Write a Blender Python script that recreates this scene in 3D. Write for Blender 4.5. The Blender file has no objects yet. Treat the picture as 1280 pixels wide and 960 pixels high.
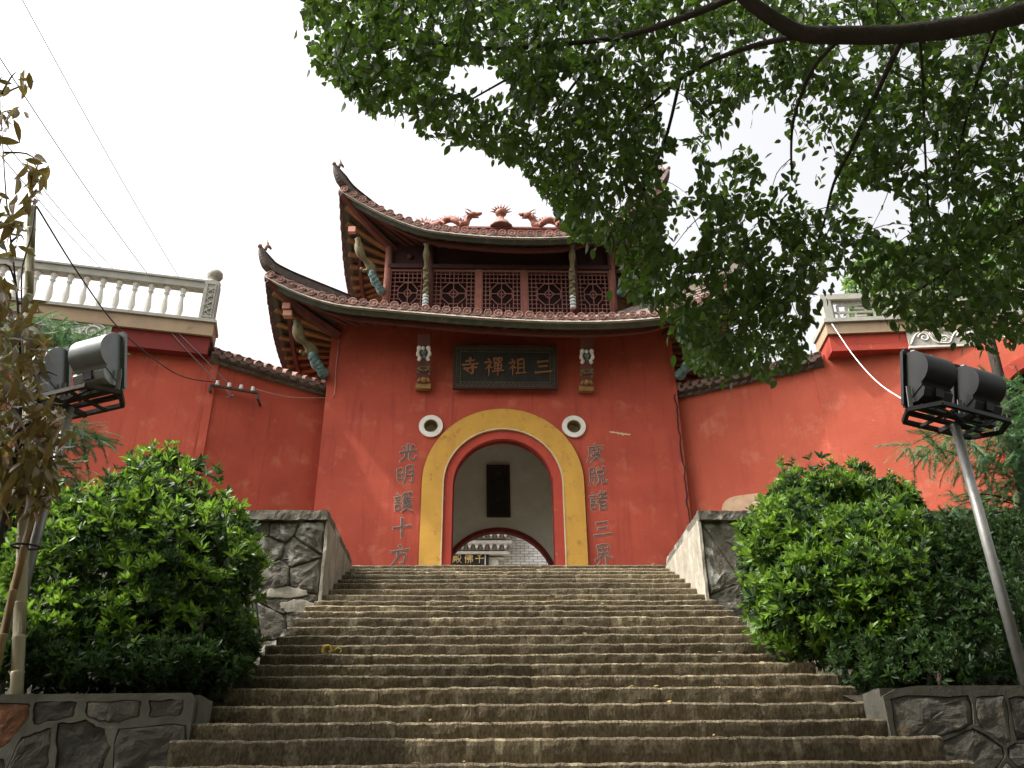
import bpy, bmesh, math, random
import numpy as np
from mathutils import Vector, Matrix, noise
from mathutils.geometry import tessellate_polygon
from math import sin, cos, pi, radians, sqrt, atan2

random.seed(7)
rng = np.random.default_rng(7)
sc = bpy.context.scene
col = sc.collection

# ------------------------------------------------------------------ camera
F, TH, YAW, ROLL = 1070.0, radians(27.7), radians(1.9), radians(0.6)
CAM = Vector((-0.3753, -18.0, -4.5941))
Rz = Matrix.Rotation(-YAW, 3, 'Z')
fw = Rz @ Vector((0, cos(TH), sin(TH)))
up0 = Rz @ Vector((0, -sin(TH), cos(TH)))
rt0 = Rz @ Vector((1, 0, 0))
rt = cos(ROLL)*rt0 - sin(ROLL)*up0
up = cos(ROLL)*up0 + sin(ROLL)*rt0
camd = bpy.data.cameras.new('camera')
camd.sensor_width = 36.0
camd.lens = F/1280*36.0
camd.clip_start, camd.clip_end = 0.05, 2000.0
camo = bpy.data.objects.new('camera', camd)
col.objects.link(camo)
M = Matrix.Identity(4)
for i in range(3):
    M[i][0], M[i][1], M[i][2], M[i][3] = rt[i], up[i], -fw[i], CAM[i]
camo.matrix_world = M
sc.camera = camo

def at(px, py, Y):
    """point of the plane y = Y seen at photograph pixel (px, py)"""
    d = fw + rt*((px-640)/F) + up*((480-py)/F)
    return CAM + d*((Y-CAM.y)/d.y)
def atZ(px, py, Z):
    d = fw + rt*((px-640)/F) + up*((480-py)/F)
    return CAM + d*((Z-CAM.z)/d.z)
def atD(px, py, D):
    d = fw + rt*((px-640)/F) + up*((480-py)/F)
    return CAM + d*D
def proj(P):
    """P: (n,3) array -> pixel arrays"""
    d = np.asarray(P) - np.array(CAM)
    z = d @ np.array(fw)
    z = np.where(np.abs(z) < 1e-3, 1e-3, z)
    return 640 + F*(d @ np.array(rt))/z, 480 - F*(d @ np.array(up))/z, z

# ------------------------------------------------------------------ light
SUN_DIR = Vector((-0.60, -0.135, 0.79)).normalized()      # towards the sun
world = bpy.data.worlds.new('World')
sc.world = world
world.use_nodes = True
nt = world.node_tree
bg = nt.nodes['Background']
sky = nt.nodes.new('ShaderNodeTexSky')
sky.sky_type = 'NISHITA'
sky.sun_disc = False
sky.sun_elevation = math.asin(SUN_DIR.z)
sky.sun_rotation = atan2(SUN_DIR.x, SUN_DIR.y)
sky.altitude = 0
sky.air_density = 1.0
sky.dust_density = 8.0
sky.ozone_density = 0.6
hs = nt.nodes.new('ShaderNodeHueSaturation')
hs.inputs['Saturation'].default_value = 0.10            # milky, hazy white sky
nt.links.new(sky.outputs[0], hs.inputs['Color'])
nt.links.new(hs.outputs[0], bg.inputs['Color'])
bg.inputs['Strength'].default_value = 0.15
sl = bpy.data.lights.new('sun', 'SUN')
sl.energy = 2.0
sl.angle = radians(1.5)
sl.color = (1.0, 0.94, 0.85)
so = bpy.data.objects.new('sun', sl)
so.rotation_euler = SUN_DIR.to_track_quat('Z', 'Y').to_euler()
so.location = (-20, 0, 40)
col.objects.link(so)
sc.view_settings.view_transform = 'Standard'
sc.view_settings.look = 'None'
sc.view_settings.gamma = 1.0
sc.view_settings.use_curve_mapping = False
sc.view_settings.exposure = 1.5
sc.cycles.max_bounces = 8
sc.cycles.diffuse_bounces = 4
sc.cycles.transparent_max_bounces = 4
sc.cycles.caustics_reflective = False
sc.cycles.caustics_refractive = False

# ------------------------------------------------------------------ materials
def mat(name, c1, c2=None, scale=4.0, rough=0.85, bump=0.0, bscale=30.0, c3=None, scale3=1.0, t3=(0.55, 0.7),
        stretch=(1, 1, 1), detail=6.0, spec=0.3, obj_var=0.0, metal=0.0, streak=None, streak_amt=0.5, island=0.0,
        transl=0.0, tcol=None, bdist=0.02, peel=None, peel_t=0.68):
    m = bpy.data.materials.new(name)
    m.use_nodes = True
    t = m.node_tree
    N, L = t.nodes, t.links
    b = N['Principled BSDF']
    b.inputs['Roughness'].default_value = rough
    b.inputs['Metallic'].default_value = metal
    if 'Specular IOR Level' in b.inputs:
        b.inputs['Specular IOR Level'].default_value = spec
    tc = N.new('ShaderNodeTexCoord')
    mp = N.new('ShaderNodeMapping')
    mp.inputs['Scale'].default_value = stretch
    L.new(tc.outputs['Object'], mp.inputs['Vector'])
    vec = mp.outputs[0]
    def noise_tex(s, d=detail, v=vec, r=0.6):
        n = N.new('ShaderNodeTexNoise')
        n.inputs['Scale'].default_value = s
        n.inputs['Detail'].default_value = d
        n.inputs['Roughness'].default_value = r
        L.new(v, n.inputs['Vector'])
        return n.outputs['Fac']
    def ramp(fac, lo, hi):
        r = N.new('ShaderNodeMapRange')
        r.inputs['From Min'].default_value = lo
        r.inputs['From Max'].default_value = hi
        L.new(fac, r.inputs['Value'])
        return r.outputs[0]
    def mix(fac, a, bb):
        x = N.new('ShaderNodeMix')
        x.data_type = 'RGBA'
        for sck, val in ((0, fac), (6, a), (7, bb)):
            if hasattr(val, 'links') or isinstance(val, bpy.types.NodeSocket):
                L.new(val, x.inputs[sck])
            elif sck == 0:
                x.inputs[0].default_value = val
            else:
                x.inputs[sck].default_value = (*val, 1)
        return x.outputs[2]
    if c2 is not None:
        colr = mix(ramp(noise_tex(scale), 0.32, 0.68), c1, c2)
    else:
        rgb = N.new('ShaderNodeRGB')
        rgb.outputs[0].default_value = (*c1, 1)
        colr = rgb.outputs[0]
    if c3 is not None:
        colr = mix(ramp(noise_tex(scale3, 8.0, vec, 0.65), *t3), colr, c3)
    if streak is not None:
        mp2 = N.new('ShaderNodeMapping')
        mp2.inputs['Scale'].default_value = (3.0, 3.0, 0.25)
        L.new(tc.outputs['Object'], mp2.inputs['Vector'])
        f = ramp(noise_tex(1.6, 7.0, mp2.outputs[0], 0.6), 0.55, 0.75)
        mm = N.new('ShaderNodeMath'); mm.operation = 'MULTIPLY'
        L.new(f, mm.inputs[0]); mm.inputs[1].default_value = streak_amt
        colr = mix(mm.outputs[0], colr, streak)
    if streak is not None:      # fine rain streaks
        mp3 = N.new('ShaderNodeMapping'); mp3.inputs['Scale'].default_value = (9.0, 9.0, 0.22)
        L.new(tc.outputs['Object'], mp3.inputs['Vector'])
        f = ramp(noise_tex(1.0, 9.0, mp3.outputs[0], 0.7), 0.56, 0.72)
        g_ = ramp(noise_tex(0.7, 3.0), 0.42, 0.62)
        mm = N.new('ShaderNodeMath'); mm.operation = 'MULTIPLY'; L.new(f, mm.inputs[0]); L.new(g_, mm.inputs[1])
        m2 = N.new('ShaderNodeMath'); m2.operation = 'MULTIPLY'; L.new(mm.outputs[0], m2.inputs[0]); m2.inputs[1].default_value = 0.9
        colr = mix(m2.outputs[0], colr, streak)
    if peel is not None:        # small flakes of lost paint, in patches
        f = ramp(noise_tex(9.0, 10.0, tc.outputs['Object'], 0.75), peel_t, peel_t+0.02)
        g_ = ramp(noise_tex(0.8, 4.0, tc.outputs['Object']), 0.5, 0.6)
        mm = N.new('ShaderNodeMath'); mm.operation = 'MULTIPLY'; L.new(f, mm.inputs[0]); L.new(g_, mm.inputs[1])
        colr = mix(mm.outputs[0], colr, peel)
    if obj_var or island:
        if island:
            g = N.new('ShaderNodeNewGeometry'); src = g.outputs['Random Per Island']; amt = island
        else:
            g = N.new('ShaderNodeObjectInfo'); src = g.outputs['Random']; amt = obj_var
        r = N.new('ShaderNodeMapRange')
        r.inputs['To Min'].default_value = 1-amt
        r.inputs['To Max'].default_value = 1+amt
        L.new(src, r.inputs['Value'])
        h = N.new('ShaderNodeHueSaturation')
        L.new(r.outputs[0], h.inputs['Value'])
        L.new(colr, h.inputs['Color'])
        colr = h.outputs[0]
    L.new(colr, b.inputs['Base Color'])
    if bump:
        bn = N.new('ShaderNodeBump')
        bn.inputs['Strength'].default_value = bump
        bn.inputs['Distance'].default_value = bdist
        L.new(noise_tex(bscale, 8.0, vec, 0.65), bn.inputs['Height'])
        L.new(bn.outputs[0], b.inputs['Normal'])
    if transl:
        tr = N.new('ShaderNodeBsdfTranslucent')
        if tcol is not None:
            tr.inputs['Color'].default_value = (*tcol, 1)
        else:
            L.new(colr, tr.inputs['Color'])
        ms = N.new('ShaderNodeMixShader')
        ms.inputs[0].default_value = transl
        L.new(b.outputs[0], ms.inputs[1])
        L.new(tr.outputs[0], ms.inputs[2])
        L.new(ms.outputs[0], N['Material Output'].inputs['Surface'])
    return m

MT = {}
MT['red'] = mat('red_plaster', (0.445, 0.080, 0.046), (0.33, 0.056, 0.034), 0.9, 0.9, 0.35, 18, (0.49, 0.135, 0.082), 2.0, (0.55, 0.75), peel=(0.5, 0.3, 0.22),
                streak=(0.23, 0.036, 0.028), streak_amt=0.75)
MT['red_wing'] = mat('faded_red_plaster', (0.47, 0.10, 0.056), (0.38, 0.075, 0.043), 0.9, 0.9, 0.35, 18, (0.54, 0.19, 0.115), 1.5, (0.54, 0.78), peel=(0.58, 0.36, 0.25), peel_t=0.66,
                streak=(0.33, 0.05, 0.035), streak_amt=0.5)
MT['red_dark'] = mat('dark_red_paint', (0.20, 0.022, 0.016), (0.15, 0.02, 0.015), 3, 0.8, 0.15, 20)
MT['red_ring'] = mat('red_arch_paint', (0.42, 0.06, 0.035), (0.33, 0.045, 0.03), 2.5, 0.85, 0.2, 25, (0.5, 0.2, 0.12), 5, (0.62, 0.75))
MT['yellow'] = mat('ochre_paint', (0.56, 0.31, 0.055), (0.48, 0.26, 0.05), 2.5, 0.85, 0.2, 22, (0.33, 0.17, 0.04), 6.0, (0.57, 0.70), peel=(0.25, 0.14, 0.06), peel_t=0.66,
                streak=(0.42, 0.2, 0.05), streak_amt=0.5)
MT['cream'] = mat('edge_highlight', (0.62, 0.5, 0.32), (0.5, 0.38, 0.22), 6, 0.85)
MT['grey_plaster'] = mat('grey_plaster', (0.70, 0.67, 0.60), (0.62, 0.59, 0.53), 1.6, 0.92, 0.2, 18, (0.76, 0.73, 0.67), 3, (0.5, 0.75))
MT['step'] = mat('step_stone', (0.28, 0.222, 0.137), (0.088, 0.069, 0.041), 22.0, 0.92, 1.0, 30, (0.36, 0.31, 0.2), 4.0, (0.56, 0.64), obj_var=0.3, stretch=(2.0, 1, 0.9), detail=12, bdist=0.06)
MT['old_stone'] = mat('weathered_stone', (0.15, 0.135, 0.105), (0.075, 0.066, 0.05), 4.5, 0.95, 1.0, 18, (0.34, 0.33, 0.29), 2.8, (0.55, 0.62), obj_var=0.2)
MT['cheek'] = mat('pale_cement', (0.34, 0.31, 0.25), (0.20, 0.18, 0.135), 4.0, 0.92, 0.7, 20, (0.43, 0.40, 0.33), 5, (0.53, 0.70), stretch=(1, 1, 0.35))
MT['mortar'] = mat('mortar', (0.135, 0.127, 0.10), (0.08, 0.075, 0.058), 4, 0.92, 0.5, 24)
MT['mortar_shade'] = mat('shaded_mortar', (0.085, 0.078, 0.06), (0.045, 0.042, 0.032), 4, 0.92, 0.6, 20)  # darker mortar copy: tree shade over the right wall put into the colour
MT['rubble'] = mat('rubble_stone', (0.095, 0.085, 0.066), (0.052, 0.048, 0.04), 5, 0.92, 1.0, 16, (0.17, 0.13, 0.085), 4, (0.58, 0.7), obj_var=0.35)
MT['rust_stone'] = mat('rust_brown_stone', (0.20, 0.085, 0.035), (0.12, 0.055, 0.03), 5, 0.92, 0.8, 16)
MT['concrete'] = mat('balcony_concrete', (0.42, 0.40, 0.35), (0.31, 0.295, 0.25), 3, 0.9, 0.4, 25, (0.2, 0.185, 0.15), 4.5, (0.58, 0.72))
MT['tan'] = mat('tan_paint', (0.42, 0.30, 0.195), (0.33, 0.23, 0.15), 1.8, 0.9, 0.25, 20, (0.2, 0.15, 0.1), 3.5, (0.6, 0.75))
MT['white'] = mat('dirty_white_paint', (0.76, 0.73, 0.67), (0.60, 0.57, 0.51), 5, 0.85, 0.2, 30)
MT['tile'] = mat('terracotta_tile', (0.31, 0.155, 0.12), (0.21, 0.105, 0.084), 9, 0.8, 0.5, 40, (0.30, 0.26, 0.21), 7, (0.56, 0.72), obj_var=0.25)
MT['tile_grey'] = mat('weathered_roof_tile', (0.145, 0.105, 0.088), (0.085, 0.066, 0.058), 8, 0.85, 0.5, 40, (0.22, 0.19, 0.16), 7, (0.55, 0.7), obj_var=0.3)
MT['green'] = mat('faded_green_paint', (0.12, 0.15, 0.125), (0.08, 0.10, 0.085), 5, 0.8, 0.2, 30, (0.20, 0.21, 0.18), 6, (0.55, 0.7))
MT['wood'] = mat('dark_red_wood', (0.145, 0.052, 0.042), (0.10, 0.036, 0.03), 5, 0.75, 0.3, 20, stretch=(1, 1, 1), obj_var=0.15)
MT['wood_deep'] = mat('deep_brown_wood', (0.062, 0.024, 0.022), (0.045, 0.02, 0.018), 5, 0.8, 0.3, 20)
MT['post'] = mat('faded_red_wood', (0.27, 0.10, 0.07), (0.20, 0.072, 0.052), 5, 0.75, 0.3, 24, obj_var=0.12)
MT['lattice'] = mat('lattice_wood', (0.25, 0.105, 0.085), (0.18, 0.075, 0.06), 6, 0.75)
MT['rafter'] = mat('ochre_rafter', (0.30, 0.17, 0.07), (0.21, 0.11, 0.05), 5, 0.8, 0.2, 20, obj_var=0.3)
MT['board'] = mat('soffit_board', (0.12, 0.105, 0.085), (0.085, 0.07, 0.056), 5, 0.85, 0.2, 20)
MT['pink'] = mat('pink_beam_end', (0.55, 0.27, 0.2))
MT['olive'] = mat('olive_carving', (0.20, 0.165, 0.085), (0.13, 0.105, 0.055), 14, 0.7, 0.4, 50)
MT['turq'] = mat('turquoise_carving', (0.06, 0.15, 0.14), (0.19, 0.26, 0.255), 10, 0.7, 0.4, 50)
MT['goldp'] = mat('gold_paint', (0.32, 0.17, 0.055), (0.20, 0.105, 0.035), 10, 0.6, 0.3, 50)
MT['black'] = mat('black_lacquer', (0.022, 0.02, 0.018), (0.034, 0.03, 0.026), 4, 0.7, spec=0.15)
MT['sign_gold'] = mat('worn_gilt', (0.24, 0.10, 0.042), (0.17, 0.07, 0.03), 8, 0.7)
MT['fret'] = mat('dull_fret_border', (0.13, 0.105, 0.062), (0.075, 0.06, 0.04), 12, 0.7)
MT['ink'] = mat('grey_ink_paint', (0.14, 0.105, 0.09), (0.085, 0.06, 0.052), 9, 0.85)
MT['pale'] = mat('pale_outline_paint', (0.52, 0.33, 0.27), (0.40, 0.20, 0.155), 10, 0.9)
MT['faint'] = mat('faded_lettering', (0.09, 0.045, 0.03))
MT['bright_gold'] = mat('gilt_lettering', (0.62, 0.46, 0.2))
MT['dragon'] = mat('dragon_glaze', (0.33, 0.115, 0.075), (0.20, 0.07, 0.05), 14, 0.6, 0.6, 40, (0.40, 0.27, 0.19), 9, (0.55, 0.65))
MT['red_terrace'] = mat('red_terrace_plaster', (0.48, 0.088, 0.050), (0.37, 0.062, 0.037), 0.9, 0.9, 0.35, 18, (0.53, 0.15, 0.09), 2.0, (0.55, 0.75), peel=(0.52, 0.32, 0.23), streak=(0.23, 0.036, 0.028), streak_amt=0.75)
MT['ridge'] = mat('ridge_tile', (0.33, 0.12, 0.09), (0.22, 0.085, 0.065), 6, 0.8, 0.3, 30)
MT['brick'] = mat('whitewashed_brick', (0.82, 0.80, 0.76), (0.70, 0.68, 0.64), 4, 0.9, 0.4, 20, (0.34, 0.33, 0.31), 3.0, (0.6, 0.66), island=0.12)
MT['joint'] = mat('brick_joint', (0.28, 0.27, 0.25))
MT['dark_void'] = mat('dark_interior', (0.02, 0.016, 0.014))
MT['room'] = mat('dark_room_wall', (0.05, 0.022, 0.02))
MT['metal'] = mat('grey_metal', (0.19, 0.20, 0.195), (0.15, 0.16, 0.155), 6, 0.38, 0.05, 60, spec=0.5, metal=0.35)
MT['metal_lt'] = mat('light_grey_metal', (0.30, 0.31, 0.30), (0.24, 0.25, 0.24), 6, 0.4, spec=0.5, metal=0.3)
MT['black_metal'] = mat('black_metal', (0.011, 0.011, 0.011), (0.018, 0.017, 0.016), 8, 0.55, spec=0.25)
MT['rusty'] = mat('rusty_iron', (0.06, 0.04, 0.03), (0.035, 0.026, 0.022), 12, 0.7)
MT['lens'] = mat('lamp_glass', (0.05, 0.055, 0.06), rough=0.15, spec=0.6)
MT['pole'] = mat('galvanised_pole', (0.27, 0.265, 0.25), (0.20, 0.195, 0.18), 8, 0.45, spec=0.5, metal=0.3)
MT['bamboo'] = mat('dry_bamboo', (0.46, 0.41, 0.28), (0.36, 0.31, 0.19), 6, 0.6, 0.2, 30, stretch=(1, 1, 0.3), obj_var=0.1)
MT['bamboo_br'] = mat('brown_bamboo', (0.32, 0.20, 0.085), (0.20, 0.15, 0.07), 4, 0.6, stretch=(1, 1, 0.4))
MT['wire'] = mat('grey_wire', (0.16, 0.16, 0.17))
MT['wire_dk'] = mat('black_cable', (0.03, 0.03, 0.03))
MT['wire_wh'] = mat('white_cable', (0.75, 0.72, 0.7))
MT['porcelain'] = mat('porcelain', (0.62, 0.6, 0.55), rough=0.3)
MT['soil'] = mat('soil', (0.038, 0.03, 0.02), (0.024, 0.02, 0.014), 3, 0.95, 0.8, 12, (0.04, 0.05, 0.02), 2, (0.55, 0.7))
MT['paving'] = mat('stone_paving', (0.25, 0.23, 0.19), (0.19, 0.175, 0.14), 2, 0.9, 0.5, 12)
MT['bark'] = mat('dark_bark', (0.045, 0.034, 0.026), (0.028, 0.022, 0.018), 8, 0.95, 1.0, 25, stretch=(1, 1, 0.4))
MT['leaf'] = mat('camphor_leaf', (0.032, 0.058, 0.014), (0.05, 0.085, 0.018), 1.2, 0.5, spec=0.3, island=0.5, transl=0.36, tcol=(0.135, 0.245, 0.03))
MT['leaf_part'] = mat('camphor_leaf_edge', (0.032, 0.058, 0.014), (0.05, 0.085, 0.018), 1.2, 0.5, spec=0.3, obj_var=0.5, transl=0.36, tcol=(0.135, 0.245, 0.03))
MT['shrub'] = mat('shrub_leaf', (0.055, 0.115, 0.018), (0.105, 0.185, 0.025), 2.5, 0.42, spec=0.4, island=0.5, transl=0.3, tcol=(0.24, 0.42, 0.04))
MT['shrub_part'] = mat('shrub_sprig_leaf', (0.08, 0.155, 0.022), (0.14, 0.235, 0.035), 2.5, 0.42, spec=0.4, obj_var=0.35, transl=0.32, tcol=(0.26, 0.45, 0.045))
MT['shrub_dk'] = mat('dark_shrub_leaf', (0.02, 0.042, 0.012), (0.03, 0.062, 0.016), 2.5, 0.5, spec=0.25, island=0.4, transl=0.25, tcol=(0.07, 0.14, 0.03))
MT['stem'] = mat('shrub_stem', (0.06, 0.045, 0.03))
MT['red_leaf'] = mat('bronze_leaf', (0.075, 0.115, 0.022), (0.20, 0.065, 0.03), 2.2, 0.38, spec=0.45, island=0.45, transl=0.3, tcol=(0.24, 0.20, 0.045))
MT['red_leaf_part'] = mat('bronze_leaf_single', (0.075, 0.115, 0.022), (0.22, 0.065, 0.032), 2.2, 0.38, spec=0.45, obj_var=0.45, transl=0.3, tcol=(0.26, 0.20, 0.045), c3=(0.34, 0.07, 0.035), scale3=1.6, t3=(0.6, 0.66))
MT['juniper'] = mat('juniper_needles', (0.05, 0.115, 0.05), (0.085, 0.16, 0.06), 2.0, 0.6, island=0.4, transl=0.25, tcol=(0.12, 0.25, 0.08))
MT['far_leaf'] = mat('far_tree_leaf', (0.05, 0.11, 0.025), (0.09, 0.15, 0.035), 1.5, 0.5, island=0.45, transl=0.35, tcol=(0.2, 0.34, 0.06))
MT['fallen'] = mat('fallen_leaf', (0.30, 0.20, 0.07), (0.16, 0.10, 0.04), 3, 0.7, island=0.4)
MT['peel'] = mat('yellow_peel', (0.7, 0.55, 0.06))
MT['paper'] = mat('white_paper', (0.75, 0.74, 0.7))
MT['scuff'] = mat('bare_plaster', (0.60, 0.43, 0.28), (0.50, 0.30, 0.19), 5, 0.9, 0.3, 20)

# ------------------------------------------------------------------ object helpers
W = {}
def thing(name, label=None, cat=None, loc=(0, 0, 0), group=None, kind=None):
    o = bpy.data.objects.new(name, None)
    o.empty_display_size = 0.2
    col.objects.link(o)
    o.location = loc
    W[o.name] = Vector(loc)
    tag(o, label, cat, group, kind)
    return o
def tag(o, label=None, cat=None, group=None, kind=None):
    if label: o['label'] = label
    if cat: o['category'] = cat
    if group: o['group'] = group
    if kind: o['kind'] = kind
    return o
def link_mesh(name, me, material, parent=None, kind=None, label=None, loc=None):
    o = bpy.data.objects.new(name, me)
    col.objects.link(o)
    if material is not None and not me.materials:
        me.materials.append(MT[material] if isinstance(material, str) else material)
    if parent is not None:
        o.parent = parent
        W[o.name] = W[parent.name]
    else:
        o.location = loc or (0, 0, 0)
        W[o.name] = Vector(o.location)
    if kind: o['kind'] = kind
    if label: o['label'] = label
    return o
def put(name, me, parent, matrix, material=None):
    """a piece with shared mesh data, placed by a world matrix under parent"""
    o = bpy.data.objects.new(name, me)
    col.objects.link(o)
    if material and not me.materials:
        me.materials.append(MT[material])
    if parent is not None:
        o.parent = parent
        m = matrix.copy()
        m.translation = m.translation - W[parent.name]
        o.matrix_local = m
    else:
        o.matrix_world = matrix
    return o
def mesh_np(name, V, Fc, smooth=False):
    """V (n,3); Fc list of arrays of equal-size faces"""
    me = bpy.data.meshes.new(name)
    V = np.asarray(V, dtype=np.float32)
    loops = np.concatenate([f.reshape(-1) for f in Fc]).astype(np.int32)
    tot = np.concatenate([np.full(len(f), f.shape[1]) for f in Fc]).astype(np.int32)
    start = np.concatenate(([0], np.cumsum(tot)[:-1])).astype(np.int32)
    me.vertices.add(len(V)); me.vertices.foreach_set('co', V.reshape(-1))
    me.loops.add(len(loops)); me.loops.foreach_set('vertex_index', loops)
    me.polygons.add(len(tot)); me.polygons.foreach_set('loop_start', start); me.polygons.foreach_set('loop_total', tot)
    if smooth:
        me.polygons.foreach_set('use_smooth', np.ones(len(tot), dtype=bool))
    me.update(calc_edges=True)
    return me

class MB:
    def __init__(s): s.v, s.f, s.sm = [], [], []
    def add(s, vs, fs, smooth=False):
        n = len(s.v)
        s.v += [Vector(p) for p in vs]
        for f in fs:
            s.f.append([i+n for i in f]); s.sm.append(smooth)
    def box(s, x0, x1, y0, y1, z0, z1, m=None):
        vs = [Vector((x, y, z)) for x in (x0, x1) for y in (y0, y1) for z in (z0, z1)]
        if m is not None: vs = [m @ p for p in vs]
        s.add(vs, [(0, 1, 3, 2), (4, 6, 7, 5), (0, 4, 5, 1), (2, 3, 7, 6), (0, 2, 6, 4), (1, 5, 7, 3)])
    def bar(s, a, b, w, h, upv=(0, 0, 1)):
        a, b = Vector(a), Vector(b)
        d = (b-a).normalized(); u = Vector(upv)
        r = d.cross(u)
        if r.length < 1e-4: r = d.cross(Vector((1, 0, 0)))
        r.normalize(); u = r.cross(d)
        vs = [p + r*sx*w/2 + u*sz*h/2 for p in (a, b) for sx in (-1, 1) for sz in (-1, 1)]
        s.add(vs, [(0, 1, 3, 2), (4, 6, 7, 5), (0, 4, 5, 1), (2, 3, 7, 6), (0, 2, 6, 4), (1, 5, 7, 3)])
    def tube(s, pts, rad, n=8, cap=True, smooth=True, ell=None):
        pts = [Vector(p) for p in pts]
        if not hasattr(rad, '__len__'): rad = [rad]*len(pts)
        base = len(s.v); prev = None; rings = []
        for i, p in enumerate(pts):
            d = (pts[min(i+1, len(pts)-1)] - pts[max(i-1, 0)])
            d = d.normalized() if d.length > 1e-9 else Vector((0, 0, 1))
            if prev is None:
                r = d.cross(Vector((0, 0, 1)))
                if r.length < 0.05: r = d.cross(Vector((0, 1, 0)))
            else:
                r = prev - d*prev.dot(d)
            r.normalize(); prev = r; u = r.cross(d)
            rings.append([p + (r*cos(2*pi*k/n) + u*sin(2*pi*k/n)*(ell or 1))*rad[i] for k in range(n)])
        vs = [q for rg in rings for q in rg]
        fs = []
        for i in range(len(pts)-1):
            for k in range(n):
                fs.append((i*n+k, i*n+(k+1) % n, (i+1)*n+(k+1) % n, (i+1)*n+k))
        if cap:
            fs.append(tuple(range(n))[::-1]); fs.append(tuple((len(pts)-1)*n+k for k in range(n)))
        s.add(vs, fs, smooth)
    def lathe(s, prof, c=(0, 0, 0), n=14, smooth=True):
        c = Vector(c)
        vs = [c + Vector((r*cos(2*pi*k/n), r*sin(2*pi*k/n), z)) for r, z in prof for k in range(n)]
        fs = [(i*n+k, i*n+(k+1) % n, (i+1)*n+(k+1) % n, (i+1)*n+k) for i in range(len(prof)-1) for k in range(n)]
        s.add(vs, fs, smooth)
        m = len(s.v) - len(vs); t = m + (len(prof)-1)*n
        s.f.append([m+k for k in range(n)][::-1]); s.sm.append(False)
        s.f.append([t+k for k in range(n)]); s.sm.append(False)
    def ball(s, c, r, n=10, m=6, sc3=(1, 1, 1)):
        c = Vector(c)
        vs = [c + Vector((0, 0, -r*sc3[2]))]
        for i in range(1, m):
            a = -pi/2 + pi*i/m
            vs += [c + Vector((r*cos(a)*cos(2*pi*k/n)*sc3[0], r*cos(a)*sin(2*pi*k/n)*sc3[1], r*sin(a)*sc3[2])) for k in range(n)]
        vs.append(c + Vector((0, 0, r*sc3[2])))
        fs = [(0, 1+(k+1) % n, 1+k) for k in range(n)]
        for i in range(m-2):
            fs += [(1+i*n+k, 1+i*n+(k+1) % n, 1+(i+1)*n+(k+1) % n, 1+(i+1)*n+k) for k in range(n)]
        t = len(vs)-1; q = 1+(m-2)*n
        fs += [(q+k, q+(k+1) % n, t) for k in range(n)]
        s.add(vs, fs, True)
    def plate(s, outer, holes, fn, d0, d1):
        """2D polygon with holes; fn(u, v, d) -> world; between depths d0 and d1"""
        loops = [[Vector((p[0], p[1], 0)) for p in outer]] + [[Vector((p[0], p[1], 0)) for p in h] for h in holes]
        tris = tessellate_polygon(loops)
        flat = [p for l in loops for p in l]
        n = len(flat)
        vs = [fn(p.x, p.y, d0) for p in flat] + [fn(p.x, p.y, d1) for p in flat]
        fs = [tuple(t) for t in tris] + [tuple(i+n for i in reversed(t)) for t in tris]
        k = 0
        for l in loops:
            m = len(l)
            fs += [(k+i, k+(i+1) % m, n+k+(i+1) % m, n+k+i) for i in range(m)]
            k += m
        s.add(vs, fs)
    def rough_box(s, x0, x1, y0, y1, z0, z1, cell, amp, freq=6.0, m=None, seed=0.0, sides='xXyYZ'):
        off = Vector((seed*3.1, seed*1.7, seed*2.3))
        def grid(o, a, b):
            na = max(1, int(round(a.length/cell))); nb = max(1, int(round(b.length/cell)))
            vs = []
            for i in range(na+1):
                for j in range(nb+1):
                    p = o + a*(i/na) + b*(j/nb)
                    q = p + off
                    d = noise.noise_vector(q*freq)*amp + noise.noise_vector(q*freq*2.7)*amp*0.5
                    p = p + d
                    vs.append(m @ p if m is not None else p)
            fs = [(i*(nb+1)+j, (i+1)*(nb+1)+j, (i+1)*(nb+1)+j+1, i*(nb+1)+j+1) for i in range(na) for j in range(nb)]
            s.add(vs, fs, False)
        X, Y, Z = Vector((x1-x0, 0, 0)), Vector((0, y1-y0, 0)), Vector((0, 0, z1-z0))
        o = Vector((x0, y0, z0)); e = Vector((x1, y1, z1))
        if 'y' in sides: grid(o, X, Z)
        if 'Y' in sides: grid(o+Y, Z, X)
        if 'x' in sides: grid(o, Z, Y)
        if 'X' in sides: grid(o+X, Y, Z)
        if 'Z' in sides: grid(o+Z, X, Y)
        if 'z' in sides: grid(o, Y, X)
    def mesh(s, name, off=Vector((0, 0, 0)), fix=True):
        me = bpy.data.meshes.new(name)
        me.from_pydata([p-off for p in s.v], [], s.f)
        me.polygons.foreach_set('use_smooth', s.sm)
        if fix:
            bm = bmesh.new(); bm.from_mesh(me)
            bmesh.ops.recalc_face_normals(bm, faces=bm.faces)
            bm.to_mesh(me); bm.free()
        me.update()
        return me
    def build(s, name, material, parent=None, kind=None, label=None, loc=None):
        off = W[parent.name] if parent is not None else Vector(loc or (0, 0, 0))
        return link_mesh(name, s.mesh(name, off), material, parent, kind, label, loc)

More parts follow.
